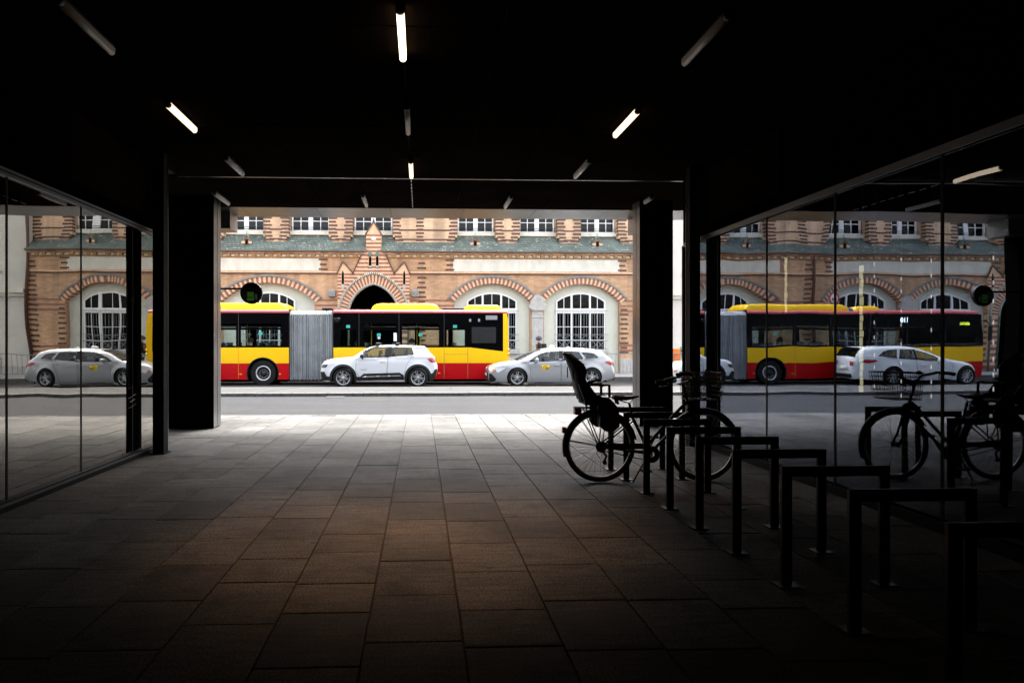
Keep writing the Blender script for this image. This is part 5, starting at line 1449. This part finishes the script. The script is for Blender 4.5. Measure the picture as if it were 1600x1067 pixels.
for x, f in seat_rows:
    for y in ((BY+.62, BY+1.06, BY+BW-.62) if abs(x-RWX) < 1.2 or abs(x-FWX) < 1.2 or abs(x-RW2+1.0) < 1.2 else (BY+.32, BY+.78, BY+BW-.35)): bseat(x, y, f)
for x in (BF+3.2, BF+5.6, bu(375.5)+.02, J1+1.4, J1+3.2, bu(657)):
    MB().tube([(x, BY+.98, .12), (x, BY+.98, 2.4)], .017, 8).build('hand_pole', 'pole_yellow', bus)
for x0, x1 in ((BF+1.5, J0-.3), (J1+.2, BR-1.3)):
    MB().tube([(x0, BY+.95, 2.05), (x1, BY+.95, 2.05)], .016, 8).build('grab_rail', 'alloy', bus)
bx('driver_partition', (BF+1.5, BY+.06, .12), (BF+1.54, BY+1.1, 2.0), 'interior_dark', bus)
for u, v in ((544, 510), (592, 523), (657, 523), (711, 510), (407, 521)):
    bx('window_sticker', (bu(u)-.075, BY-.0095, bv(v+2.3, u)), (bu(u)+.075, BY-.0048, bv(v-2.3, u)), 'teal', bus)
bx('window_notice', (bu(615), BY-.0095, bv(533, 617)), (bu(620), BY-.0048, bv(520, 617)), 'pale_paper', bus)
MB().lathe([(0, -.006), (.065, -.006), (.065, 0)], (bu(592), BY-.004, bv(528, 592)), n=18).build('window_notice', 'pale_paper', bus)
MB().lathe([(.045, -.009), (.06, -.009), (.06, -.006)], (bu(592), BY-.004, bv(528, 592)), n=18).build('notice_ring', 'iron', bus)
# ================================================================ people
def person(name, joints, mats, label, loc, rz=0, hair=None, extra=None, group=None):
    """one continuous skinned body; joints: name -> (pos, radius); mats picked by height bands"""
    bones = [('hip', 'waist'), ('waist', 'chest'), ('chest', 'neck'), ('neck', 'head'), ('head', 'crown')]
    for s in 'lr': bones += [('chest', 'sh'+s), ('sh'+s, 'el'+s), ('el'+s, 'wr'+s), ('wr'+s, 'ha'+s), ('hip', 'th'+s), ('th'+s, 'kn'+s), ('kn'+s, 'an'+s), ('an'+s, 'to'+s)]
    names = list(joints); me = bpy.data.meshes.new(name)
    me.from_pydata([joints[n][0] for n in names], [(names.index(a), names.index(b)) for a, b in bones], [])
    o = bpy.data.objects.new(name, me); C.objects.link(o)
    md_ = o.modifiers.new('skin', 'SKIN'); sub = o.modifiers.new('sub', 'SUBSURF'); sub.levels = 2; sub.render_levels = 2
    for i, n in enumerate(names):
        r = joints[n][1]; me.skin_vertices[0].data[i].radius = r if isinstance(r, tuple) else (r, r); me.skin_vertices[0].data[i].use_root = (n == 'hip')
    m2 = bpy.data.meshes.new_from_object(o.evaluated_get(bpy.context.evaluated_depsgraph_get()))
    bpy.data.objects.remove(o)
    for mm in mats: m2.materials.append(MATS[mm])
    zn = Vector(joints['neck'][0]).z; hipz = Vector(joints['hip'][0]).z
    heads = [Vector(joints[n][0]) for n in ('hal', 'har')]; legs = [Vector(joints[n][0]) for n in ('knl', 'knr', 'anl', 'anr', 'tol', 'tor', 'thl', 'thr')]
    others = [Vector(joints[n][0]) for n in ('waist', 'chest', 'shl', 'shr', 'ell', 'elr', 'wrl', 'wrr')]
    for p in m2.polygons:
        c_ = p.center; p.use_smooth = True
        if c_.z > zn+.02: p.material_index = 0
        elif min((c_-h).length for h in heads) < .075: p.material_index = 0
        elif min((c_-h).length for h in legs) < min((c_-h).length for h in others)-.02: p.material_index = 2
        else: p.material_index = 1
    b = bpy.data.objects.new(name, m2); C.objects.link(b); b.location = loc; b.rotation_euler.z = rz
    tag(b, label, 'person', group)
    hp = Vector(joints['head'][0]); cr = Vector(joints['crown'][0]); hc = (hp*.35+cr*.65)
    if hair:
        mm, big = hair; q = MB(); vs = []; n = 14; k = 7
        for j in range(k):
            a = PI*.5*j/(k-1)*1.25
            for i in range(n):
                t_ = 2*PI*i/n; r = .108*big*math.sin(a) if j else .001
                vs.append((hc.x+r*1.08*math.cos(t_), hc.y+r*.92*math.sin(t_), hc.z+.02+.115*big*math.cos(a)))
        q.add(vs, [(j*n+i, j*n+(i+1) % n, (j+1)*n+(i+1) % n, (j+1)*n+i) for j in range(k-1) for i in range(n)], smooth=True)
        q.build('helmet' if mm == 'helmet' else 'hair', mm, b)
    q = MB()       # nose, ears and eyes, looking towards -x
    q.tube([(hc.x-.085, hc.y, hc.z+.02), (hc.x-.115, hc.y, hc.z-.03), (hc.x-.085, hc.y, hc.z-.035)], [.008, .016, .008], 6)
    q.build('nose', 'skin', b)
    for s in (-1, 1):
        MB().tube([(hc.x+.01, hc.y+s*.078, hc.z+.02), (hc.x+.015, hc.y+s*.09, hc.z), (hc.x+.005, hc.y+s*.078, hc.z-.03)], [.01, .018, .01], 6).build('ear', 'skin', b)
        MB().lathe([(0, -.008), (.010, -.004), (.012, .004)], (hc.x-.083, hc.y+s*.033, hc.z+.012), 'X', 8).build('eye', 'coat_black', b)
    return b
def stand_joints(lean=0.0):
    return dict(hip=((0, 0, .95), (.15, .12)), waist=((-.01-lean*.2, 0, 1.12), (.145, .115)), chest=((-.02-lean, 0, 1.36), (.17, .13)), neck=((-.02-lean, 0, 1.50), .06), head=((-.035-lean, 0, 1.58), (.075, .085)), crown=((-.03-lean, 0, 1.72), (.075, .085)),
        shl=((-.02-lean, -.17, 1.40), .075), shr=((-.02-lean, .17, 1.40), .075), ell=((-.0-lean, -.24, 1.14), .052), elr=((-.0-lean, .24, 1.14), .052), wrl=((-.16-lean, -.22, .95), .036), wrr=((-.16-lean, .22, .95), .036), hal=((-.23-lean, -.21, .9), .035), har=((-.23-lean, .21, .9), .035),
        thl=((.0, -.10, .86), .10), thr=((0, .10, .86), .10), knl=((-.06, -.10, .5), .068), knr=((.08, .10, .5), .068), anl=((-.02, -.10, .09), .045), anr=((.16, .10, .09), .045), tol=((-.16, -.1, .04), .035), tor=((.04, .1, .04), .035))
def sit_joints(lean=0.0):
    return dict(hip=((0, 0, .72), (.15, .13)), waist=((-.01, 0, .9), (.14, .12)), chest=((-.03-lean, 0, 1.14), (.165, .13)), neck=((-.05-lean, 0, 1.29), .058), head=((-.08-lean, 0, 1.37), (.075, .085)), crown=((-.07-lean, 0, 1.52), (.075, .085)),
        shl=((-.03-lean, -.18, 1.18), .072), shr=((-.03-lean, .18, 1.18), .072), ell=((-.08-lean, -.24, .92), .05), elr=((-.08-lean, .24, .92), .05), wrl=((-.3, -.17, .85), .036), wrr=((-.3, .17, .85), .036), hal=((-.38, -.14, .83), .035), har=((-.38, .14, .83), .035),
        thl=((-.08, -.10, .72), .09), thr=((-.08, .10, .72), .09), knl=((-.47, -.11, .70), .065), knr=((-.47, .11, .70), .065), anl=((-.47, -.11, .24), .045), anr=((-.47, .11, .24), .045), tol=((-.6, -.11, .18), .035), tor=((-.6, .11, .18), .035))
G = 'passengers on the bus'
person('person', sit_joints(.03), ['skin', 'coat_olive', 'jeans'], 'seated bus passenger in olive coat beside the bellows', (RWX-.50, BY+.62, .0), 0, ('hair_brown', 1.12), group=G)
person('person', sit_joints(.02), ['skin', 'coat_grey', 'jeans'], 'bus passenger in grey top low behind the window after the bellows', (J1+1.02, BY+.32, -.12), 0, ('hair_brown', 1.0), group=G)
person('person', sit_joints(), ['skin', 'coat_black', 'jeans'], 'dark bus passenger in silhouette above the SUV roof', (bu(646), BY+.78, -.02), 0, ('hair_brown', 1.05), group=G)
person('person', sit_joints(), ['skin', 'coat_black', 'jeans'], 'dark bus passenger seated in the front car, mirrored above the white estate', (mx(1412, BY), BY+.4, .0), 0, ('coat_grey', 1.05), group=G)
pw_ = person('person', stand_joints(.06), ['skin', 'coat_black', 'jeans'], 'person in dark helmet and jacket with backpack behind the taxi', (sx(845, 30.9), 30.9, -.10), R(12), ('helmet', 1.2))
q = MB().bbox((.05, -.16, 1.08), (.24, .16, 1.48), .05); q.build('backpack', 'coat_black', pw_)
MB().bbox((-.215, -.07, 1.14), (-.185, .07, 1.42), .02).build('jacket_patch', 'coat_rust', pw_)
# ================================================================ bicycle with child seat and basket
YB = 6.82
def k1(cx, cy): u, v = 860+cx/4.446, 540+cy/4.446; return (sx(u, YB), sz(u, v, YB))
def k2(cx, cy): u, v = 1000+cx/4.85, 560+cy/4.85; return (sx(u, YB), sz(u, v, YB))
RH = (k1(343, 700)[0], .362); FH = (RH[0]+1.06, .362); RT = .355
bk = empty('bicycle', (RH[0]+.5, YB, 0), 'black city bicycle with child seat and front basket leaning among the racks', 'bicycle')
def P3(p, dy=0): return (p[0], YB+dy, p[1])
def bike_wheel(c, n_sp=32):
    w_ = empty('wheel', (0, 0, 0), local=True); w_.parent = bk; w_.matrix_parent_inverse = Matrix.Translation(-Vector(bk['_loc'])); w_.location = (c[0], YB, c[1])
    MB().tube([(RT*.965*math.cos(a), 0, RT*.965*math.sin(a)) for a in [2*PI*i/48 for i in range(48)]], .0195, 8, closed=True).build('tyre', 'rubber', w_)
    MB().tube([(RT*.89*math.cos(a), 0, RT*.89*math.sin(a)) for a in [2*PI*i/48 for i in range(48)]], .011, 6, closed=True).build('rim', 'alloy', w_)
    MB().lathe([(0, -.05), (.018, -.05), (.03, -.035), (.016, -.025), (.016, .025), (.03, .035), (.018, .05), (0, .05)], (0, 0, 0), n=14).build('hub', 'alloy_dark', w_)
    q = MB()
    for k in range(n_sp):
        a = 2*PI*k/n_sp; b = a+(.5 if k % 4 < 2 else -.5); s = 1 if k % 2 else -1
        q.tube([(.026*math.cos(b), .03*s, .026*math.sin(b)), (RT*.885*math.cos(a), 0, RT*.885*math.sin(a))], .0013, 4, caps=False)
    tag(q.build('spokes', 'alloy', w_), kind='stuff')
bike_wheel(RH); bike_wheel(FH)
def fender(c, a0, a1, name):
    q = MB(); n = 26; vs = []; r = RT+.022
    for i in range(n+1):
        a = a0+(a1-a0)*i/n
        for dy, dr in ((-.03, -.018), (-.024, 0), (0, .006), (.024, 0), (.03, -.018)): vs.append((c[0]+(r+dr)*math.cos(a), YB+dy, c[1]+(r+dr)*math.sin(a)))
    fs = [(i*5+j, (i+1)*5+j, (i+1)*5+j+1, i*5+j+1) for i in range(n) for j in range(4)]
    q.add(vs, fs, smooth=True); return q.build(name, 'bike_black', bk)
fender(RH, R(10), R(196), 'mudguard'); fender(FH, R(-22), R(150), 'mudguard')
for s in (-1, 1):
    for a in (R(170), R(125)): MB().tube([(RH[0], YB+s*.055, RH[1]), (RH[0]+(RT+.02)*math.cos(a), YB+s*.03, RH[1]+(RT+.02)*math.sin(a))], .004, 5).build('mudguard_stay', 'bike_black', bk)
BBp = k1(690, 775); ST = k1(548, 400); SCL = k1(572, 500)
HT0, HT1 = k2(322, 205), k2(398, 432)
BBp = (BBp[0], .285)
def tub(name, pts, r, m='bike_black', dy=0, n=8): return MB().tube([P3(p, dy) for p in pts], r, n).build(name, m, bk)
tub('seat_tube', [SCL, BBp], .016); tub('seat_post', [ST, SCL], .013, 'alloy_dark')
HB = ((HT0[0]+HT1[0])/2, (HT0[1]+HT1[1])/2)
hb_, ht_ = HT1, (HT0[0]*.45+HT1[0]*.55, HT0[1]*.45+HT1[1]*.55)
tub('head_tube', [ht_, hb_], .02)
def curve(a, m, b, n=12):
    return [((1-t)**2*a[0]+2*t*(1-t)*m[0]+t*t*b[0], (1-t)**2*a[1]+2*t*(1-t)*m[1]+t*t*b[1]) for t in [i/n for i in range(n+1)]]
tub('frame_tube', curve(ht_, (BBp[0]+.34, ht_[1]-.02), (BBp[0]-.01, BBp[1]+.10), 14), .017)
tub('frame_tube', curve((hb_[0]-.01, hb_[1]+.02), (BBp[0]+.33, hb_[1]-.05), (BBp[0], BBp[1]), 14), .017)
for s in (-1, 1):
    tub('chain_stay', [(BBp[0], BBp[1]), (RH[0], RH[1])], .010, dy=s*.055); tub('seat_stay', [(SCL[0], SCL[1]-.02), (RH[0], RH[1])], .008, dy=s*.05)
    tub('fork_blade', [(hb_[0]+.005, hb_[1]-.03), (FH[0]-.06, FH[1]+.12), (FH[0], FH[1])], .012, dy=s*.05)
tub('fork_crown', [hb_, (hb_[0]+.006, hb_[1]-.04)], .03)
tub('stem', [ht_, (HT0[0]-.005, HT0[1]+.03)], .014, 'alloy_dark')
hx, hz = HT0[0]-.005, HT0[1]+.03
MB().tube([(hx-.10, YB-.29, hz+.10), (hx-.02, YB-.27, hz+.11), (hx+.06, YB-.16, hz+.07), (hx+.03, YB-.06, hz+.01), (hx, YB, hz), (hx+.03, YB+.06, hz+.01), (hx+.06, YB+.16, hz+.05), (hx-.02, YB+.27, hz+.03), (hx-.10, YB+.29, hz+.0)], .012, 8).build('handlebar', 'alloy_dark', bk)
for s, dz in ((-1, .10), (1, .0)):
    g_ = MB().tube([(hx-.17, YB+s*.295, hz+dz-.01), (hx-.12, YB+s*.295, hz+dz), (hx-.05, YB+s*.285, hz+dz+.005)], [.019, .017, .018], 8).build('grip', 'rubber', bk)
    MB().tube([(hx-.04, YB+s*.28, hz+dz), (hx-.03, YB+s*.28, hz+dz-.05), (hx-.12, YB+s*.30, hz+dz-.06)], .006, 6).build('brake_lever', 'alloy_dark', g_)
    MB().tube([(hx-.03, YB+s*.27, hz+dz), (hx+.12, YB+s*.12, hz+.02), (hx+.05, YB+s*.02, hz-.16)], .003, 5).build('brake_cable', 'rubber', bk)
MB().lathe([(0, 0), (.03, .005), (.028, .03), (0, .045)], (hx+.05, YB-.12, hz+.08), 'Z', 12).build('bell', 'alloy_dark', bk)
# saddle
def saddle():
    nose, back = k1(612, 342), k1(432, 352)
    L = nose[0]-back[0]; q = MB(); vs = []; n = 10
    st = [(0, .05, .03, 0), (.08, .085, .05, .004), (.3, .085, .05, .0), (.5, .055, .04, -.008), (.75, .028, .03, -.002), (1.0, .016, .018, .012)]
    for t, w_, h, dz in st:
        for j in range(n):
            a = 2*PI*j/n; vs.append((back[0]+L*t, YB+w_*math.cos(a), back[1]-.012+dz+h*.55*math.sin(a)))
    q.add(vs, [(i*n+j, i*n+(j+1) % n, (i+1)*n+(j+1) % n, (i+1)*n+j) for i in range(len(st)-1) for j in range(n)], smooth=True)
    q.add(vs[:n], [tuple(range(n))]); q.add(vs[-n:], [tuple(range(n))])
    s_ = q.build('saddle', 'saddle_brown', bk)
    MB().tube([(back[0]+.04, YB-.04, back[1]-.03), (ST[0], YB-.02, ST[1]), (nose[0]-.03, YB, nose[1]-.01)], .006, 6).build('saddle_rail', 'alloy_dark', s_)
    for s in (-1, 1): MB().tube([(back[0]+.035, YB+s*.03, back[1]-.03+.004*math.sin(i)) for i in range(2)]+[(back[0]+.05, YB+s*.03, back[1]-.075)], .013, 6).build('saddle_spring', 'alloy_dark', s_)
saddle()
# chain set, chain guard, derailleur
q = MB(); q.lathe([(.03, -.012), (.085, -.012), (.085, -.004), (.03, -.004), (.03, -.012)], (BBp[0], YB-.05, BBp[1]), n=24); q.build('chainring', 'alloy_dark', bk)
for s, a in ((-1, R(-120)), (1, R(60))):
    e = (BBp[0]+.17*math.cos(a), BBp[1]+.17*math.sin(a)); MB().tube([(BBp[0], YB+s*.075, BBp[1]), (e[0], YB+s*.09, e[1])], .010, 6).build('crank', 'alloy_dark', bk)
    MB().bbox((e[0]-.05, YB+s*.14-.045, e[1]-.012), (e[0]+.05, YB+s*.14+.045, e[1]+.012), .008).build('pedal', 'rubber', bk)
for dz in (.082, -.070): MB().tube([(BBp[0], YB-.058, BBp[1]+dz), (RH[0]+.02, YB-.058, RH[1]+dz*.55)], .005, 5).build('chain', 'alloy_dark', bk)
MB().bbox((RH[0]+.04, YB-.075, RH[1]-.02), (BBp[0]-.02, YB-.066, RH[1]+.035), .003).build('chain_guard', 'bike_black', bk)
MB().lathe([(.0, -.02), (.055, -.015), (.05, .02), (.0, .02)], (RH[0], YB-.045, RH[1]), n=20).build('sprocket', 'alloy_dark', bk)
q = MB(); q.tube([(RH[0], YB-.07, RH[1]-.02), (RH[0]+.05, YB-.075, RH[1]-.09), (RH[0]+.02, YB-.075, RH[1]-.15)], .012, 6); q.lathe([(0, -.01), (.022, -.01), (.022, .01), (0, .01)], (RH[0]+.03, YB-.075, RH[1]-.15), n=12); q.build('derailleur', 'alloy_dark', bk)
MB().tube([(RH[0]-.02, YB-.06, RH[1]-.01), (RH[0]-.05, YB-.07, RH[1]-.06), (RH[0]-.01, YB-.07, RH[1]-.12)], .004, 5).build('gear_cable', 'rubber', bk)
# carrier, tail lamp
c0, c1 = k1(168, 430), k1(530, 432)
for s in (-1, 1):
    tub('carrier_rail', [c0, c1], .006, dy=s*.06); tub('carrier_strut', [k1(235, 430), (RH[0]-.01, RH[1]+.02)], .006, dy=s*.065); tub('carrier_strut', [k1(380, 432), (RH[0]+.01, RH[1]+.02)], .006, dy=s*.065)
for cx in (170, 240, 310, 420, 500): MB().tube([P3(k1(cx, 431), -.06), P3(k1(cx, 431), .06)], .005, 6).build('carrier_bar', 'bike_black', bk)
for cx in (200, 300): tub('carrier_rail', [k1(cx, 446), k1(cx+60, 446)], .005)
tl = k1(188, 455); MB().bbox((tl[0]-.035, YB-.045, tl[1]-.035), (tl[0]+.035, YB+.045, tl[1]+.03), .012).build('tail_lamp', 'red_lens', bk)
rf = k1(92, 585); MB().bbox((rf[0]-.015, YB-.03, rf[1]-.03), (rf[0]+.025, YB+.03, rf[1]+.03), .008).build('reflector', 'red_lens', bk)
# basket of wire in front
bz0, bz1 = .83, 1.10; bx0, bx1 = HT0[0]+.05, HT0[0]+.36
bkt = bx('basket', (bx0, YB-.15, bz0), (bx1-.04, YB+.15, bz0+.008), 'basket_wire', bk)
q = MB(); nb_ = 11
def rim_(z, g): return [(bx0-g*.3, YB-.16-g), (bx1-.03+g, YB-.16-g), (bx1-.03+g, YB+.16+g), (bx0-g*.3, YB+.16+g)]
for k in range(7):
    z = bz0+(bz1-bz0)*k/6; g = .03*k/6; r = rim_(z, g)
    q.tube([(x, y, z) for x, y in r], .0035 if k < 6 else .006, 5, closed=True)
lo_, hi_ = rim_(bz0, 0), rim_(bz1, .03)
for e in range(4):
    for t in range(nb_):
        f = t/nb_; a, b = lo_[e], lo_[(e+1) % 4]; c_, d_ = hi_[e], hi_[(e+1) % 4]
        q.tube([(a[0]+(b[0]-a[0])*f, a[1]+(b[1]-a[1])*f, bz0), (c_[0]+(d_[0]-c_[0])*f, c_[1]+(d_[1]-c_[1])*f, bz1)], .0025, 4)
tag(q.build('basket_mesh', 'basket_wire', bkt), kind='stuff')
MB().lathe([(0, -.02), (.035, -.02), (.045, .01), (.03, .05), (0, .06)], (bx0+.02, YB, bz0-.08), 'X', 16).build('head_lamp', 'bike_black', bk)
tub('kickstand', [(BBp[0]-.06, BBp[1]-.02), (BBp[0]-.2, .01)], .008, dy=-.09)
# child seat: moulded shell from headrest to footwells
cs = empty('child_seat', (k1(300, 400)[0], YB, k1(300, 400)[1]), 'black moulded child seat with tall tapering backrest on the bicycle carrier', 'child seat')
pathb = [k1(95, 48), k1(118, 95), k1(148, 170), k1(166, 240), k1(186, 310), k1(212, 378), k1(250, 402)]     # back edge
pathf = [k1(132, 60), k1(212, 128), k1(228, 165), k1(222, 225), k1(240, 300), k1(300, 345), k1(330, 392)]     # wing edge
hwid = [.06, .11, .14, .145, .15, .155, .16]
q = MB(); vs = []; n = 9
for (b, f, w_) in zip(pathb, pathf, hwid):
    for j in range(n):
        a = -1+2*j/(n-1); t = abs(a)**2.2
        vs.append((b[0]+(f[0]-b[0])*t, YB+w_*math.sin(a*PI/2)**1 if False else YB+w_*max(-1, min(1, a*1.25)), b[1]+(f[1]-b[1])*t))
fs = [(i*n+j, (i+1)*n+j, (i+1)*n+j+1, i*n+j+1) for i in range(len(pathb)-1) for j in range(n-1)]
q.add(vs, fs, smooth=True)
sh = q.build('back_shell', 'seat_shell', cs); so = sh.modifiers.new('thick', 'SOLIDIFY'); so.thickness = .018; so.offset = 1
for s in (-1, 1):
    pl = [k1(170, 260), k1(240, 262), k1(300, 345), k1(375, 352), k1(410, 385), k1(440, 425), k1(445, 480), k1(432, 545), k1(400, 570), k1(345, 572), k1(306, 540), k1(300, 470), k1(300, 405), k1(212, 380)]
    MB().prism(pl, YB+s*.16-.012, YB+s*.16+.012).build('side_wing', 'seat_shell', cs)
    ar_ = [k1(250, 262), k1(330, 268), k1(380, 268), k1(382, 352)]
    MB().tube([P3(p, s*.155) for p in ar_], .014, 8).build('arm_rest', 'seat_shell', cs)
    pl = [k1(306, 470), k1(440, 470), k1(434, 545), k1(400, 575), k1(345, 576), k1(306, 540)]
    MB().prism(pl, YB+s*.18-.05, YB+s*.18+.05).build('footwell', 'seat_shell', cs)
    MB().tube([P3(k1(300+6*math.cos(t), 470), s*.12) for t in (0, 1)]+[P3(k1(430, 455), s*.12)], .008, 6).build('leg_strap', 'rubber', cs)
MB().bbox((k1(215, 0)[0], YB-.15, k1(0, 405)[1]), (k1(400, 0)[0], YB+.15, k1(0, 380)[1]), .015).build('seat_pan', 'seat_shell', cs)
MB().tube([P3(k1(330, 272), -.155), P3(k1(332, 262), 0), P3(k1(330, 272), .155)], .016, 8).build('safety_bar', 'seat_shell', cs)
MB().tube([P3(k1(250, 250), -.10), P3(k1(320, 235), -.06), P3(k1(345, 240), 0)], .012, 6).build('harness', 'rubber', cs)
for s in (-1, 1): MB().tube([P3(k1(137, 150), s*.12), P3(k1(139, 205), s*.13), P3(k1(138, 226), s*.13)], .006, 5).build('strap', 'rubber', cs)
MB().tube([P3(k1(225, 385), 0), P3(k1(262, 432), 0), P3(k1(470, 436), 0)], .009, 6).build('mount_bow', 'alloy_dark', cs)
# ================================================================ bicycle racks
rk = empty('bicycle_rack', (0, 0, 0), local=True)
XW, ZT = .64, .69
for x in (0, XW-.06): MB().bbox((x, -.012, .008), (x+.06, .012, ZT-.06), .003).build('leg', 'rack_steel', rk)
MB().bbox((0, -.012, ZT-.06), (XW, .012, ZT), .003).build('top_bar', 'rack_steel', rk)
for x in (-.03, XW-.09): MB().box((x, -.05, 0), (x+.12, .05, .008)).build('foot_plate', 'rack_steel', rk)
ry = [7.5, 6.93, 6.30, 5.70, 5.09, 4.48, 3.86, 3.24, 2.62]
names = ['second bicycle rack frame from the street, behind the rear wheel'] 
labs = ['bicycle rack hoop closest to the street, behind the rear wheel', 'bicycle rack hoop just behind the bicycle saddle', 'bicycle rack hoop right in front of the bicycle frame', 'fourth bicycle rack hoop counted from the street', 'fifth bicycle rack hoop counted from the street', 'sixth bicycle rack hoop counted from the street', 'seventh bicycle rack hoop, only its top edge catching light', 'eighth bicycle rack hoop, a thin lit edge in the dark', 'last bicycle rack hoop, deep in the dark corner']
for i, (y, lab) in enumerate(zip(ry, labs)):
    o = rk if i == 0 else dup(rk)
    o.location = (2.08, y, 0); tag(o, lab, 'bike rack', 'bicycle racks in a row')
# ================================================================ light garlands hanging behind the glass on the right
GX = GLASS_R+.06
def seen_y(u): t = (u-PPX)/FPX; return GX*(CS-t*SN)/(SN+t*CS)
def strip_hang(u, z0, z1, lab):
    y = seen_y(u)
    h = empty('light_garland', (GX, y, z1), lab, 'light garland', 'light garlands behind the glass')
    z = z1; i = 0
    while z > z0:
        l_ = random.uniform(.05, .085); w_ = random.uniform(.018, .03)
        MB().box((GX-.004*(i % 2), y-w_, z-l_), (GX+.004-.004*(i % 2), y+w_, z-.006)).build('glowing_tag', 'garland_glow', h); z -= l_; i += 1
    MB().box((GX+.008, y-.003, z0), (GX+.012, y+.003, HEAD)).build('cord', 'wire_grey', h)
strip_hang(1346, 1.02, 2.10, 'long pale yellow glowing garland hanging behind the glass over the bus reflection')
strip_hang(1228, 1.80, 2.33, 'short pale yellow glowing garland behind the glass above the roof pod reflection')
for u, z1, z0, lab in ((1366, 2.1, .95, 'thin dotted light string beside the long glowing garland'), (1408, 2.1, .95, 'thin dotted light string over the route number reflection'), (1455, 2.05, .95, 'thin dotted light string close to the tall dark mullion'), (1552, 2.0, .95, 'thin dotted light string at the far end by the sign reflection')):
    y = seen_y(u)
    h = empty('bead_string', (GX, y, z1), lab, 'light string', 'light strings behind the glass')
    z = z1
    while z > z0:
        MB().box((GX, y-.004, z-.03), (GX+.004, y+.004, z)).build('bead', 'bead_glow', h); z -= random.uniform(.1, .17)
    MB().box((GX+.005, y-.001, z0), (GX+.007, y+.001, HEAD)).build('cord', 'wire_grey', h)
# ================================================================ street furniture and wires
# railing along the far pavement
RL = ['grey railing section next to the bus tail lamps', 'grey railing section in front of the person with helmet', 'grey railing section behind the taxi bonnet', 'grey railing section behind the taxi roof', 'grey railing section behind the taxi boot', 'grey railing section beside the stone plinth, past the taxi', 'grey railing section mirrored just ahead of the bus front', 'grey railing section mirrored furthest ahead of the bus']
for i in range(8):
    x0 = 3.9+i*1.5 if i < 6 else -16.2-(i-6)*1.5
    r_ = empty('pavement_railing', (x0, 30.4, -.1), RL[i], 'railing', 'railing sections on the far pavement')
    y = 30.4
    MB().tube([(x0, y, -.1), (x0, y, .92), (x0+1.42, y, .92), (x0+1.42, y, -.1)], .022, 6).build('rail_frame', 'grey_paint', r_)
    MB().tube([(x0, y, .1), (x0+1.42, y, .1)], .016, 6).build('lower_rail', 'grey_paint', r_)
    for k in range(1, 8): MB().tube([(x0+1.42*k/8, y, .1), (x0+1.42*k/8, y, .92)], .009, 5).build('bar', 'grey_paint', r_)
# road sign on the far pavement, seen in the glass
sx_, sy_, sz_ = mx(1308, 30.4), 30.4, 3.42
sgn = empty('road_sign', (sx_, sy_, -.1), 'round road sign with red ring and black vehicle mark on a pole', 'road sign')
MB().tube([(sx_, sy_+.06, -.1), (sx_, sy_+.06, sz_+.3)], .03, 8).build('pole', 'grey_paint', sgn)
dsc = MB().lathe([(0, -.012), (.27, -.012), (.27, .012), (0, .012)], (sx_, sy_, sz_), n=32).build('sign_plate', 'pale_paper', sgn)
MB().lathe([(.215, -.016), (.285, -.016), (.285, .014), (.215, .014), (.215, -.016)], (sx_, sy_, sz_), n=32).build('red_ring', 'sign_red', sgn)
for a, b in (((-.12, -.06), (.03, .07)), ((.04, -.06), (.12, .02))): bx('vehicle_mark', (sx_+a[0], sy_-.02, sz_+a[1]), (sx_+b[0], sy_-.0165, sz_+b[1]), 'iron', sgn)
# orange box and shrub on the far pavement to the right
ox = sx(1056, 30.6)
ob = empty('orange_cabinet', (ox, 30.6, -.1), 'orange cabinet standing by a green shrub beyond the column', 'cabinet')
MB().bbox((ox-.16, 30.45, .0), (ox+.16, 30.75, 1.15), .03).build('cabinet_body', 'orange_box', ob); bx('cabinet_door', (ox-.12, 30.438, .2), (ox+.12, 30.449, 1.0), 'orange_box', ob, .004); bx('cabinet_base', (ox-.18, 30.43, -.1), (ox+.18, 30.77, .0), 'grey_paint', ob); bx('cabinet_lock', (ox+.06, 30.43, .55), (ox+.09, 30.437, .65), 'iron', ob)
shx = sx(1067, 31.2); shb = empty('shrub', (shx, 31.2, -.1), 'leafy green shrub beside the orange cabinet', 'shrub')
rng = random.Random(3); q = MB()
for i in range(900):
    t = rng.random(); a = rng.uniform(0, 2*PI); r = (.15+.4*math.sin(PI*min(1, t*1.1)))*math.sqrt(rng.random()); z = -.0+1.15*t+rng.uniform(-.1, .12)
    c_ = Vector((shx+r*math.cos(a), 31.2+r*math.sin(a), z)); d1 = Vector((rng.uniform(-1, 1), rng.uniform(-1, 1), rng.uniform(-.3, 1))).normalized()*.06; d2 = d1.orthogonal().normalized()*.025
    q.add([c_, c_+d1*.5+d2, c_+d1, c_+d1*.5-d2], [(0, 1, 2, 3)])
tag(q.build('foliage', 'leaf_green', shb, fix=False), kind='stuff')
q = MB()
for k in range(6):
    a = k*1.05; q.tube([(shx, 31.2, -.1), (shx+.12*math.cos(a), 31.2+.12*math.sin(a), .4), (shx+.3*math.cos(a), 31.2+.3*math.sin(a), .9)], [.02, .012, .005], 5)
q.build('stem', 'saddle_brown', shb)
# overhead wires
for y, z, r_, lab in ((29.0, 6.78, .010, 'thin overhead wire spanning the street in front of the upper windows'), (25.0, 6.06, .008, 'thin sagging overhead wire in front of the green skirt roof')):
    MB_ = MB().tube([(-30+60*i/20, y, z+.12*((i-10)/10)**2) for i in range(21)], r_, 5)
    tag(MB_.build('overhead_wire', 'wire_grey'), lab, 'wire')
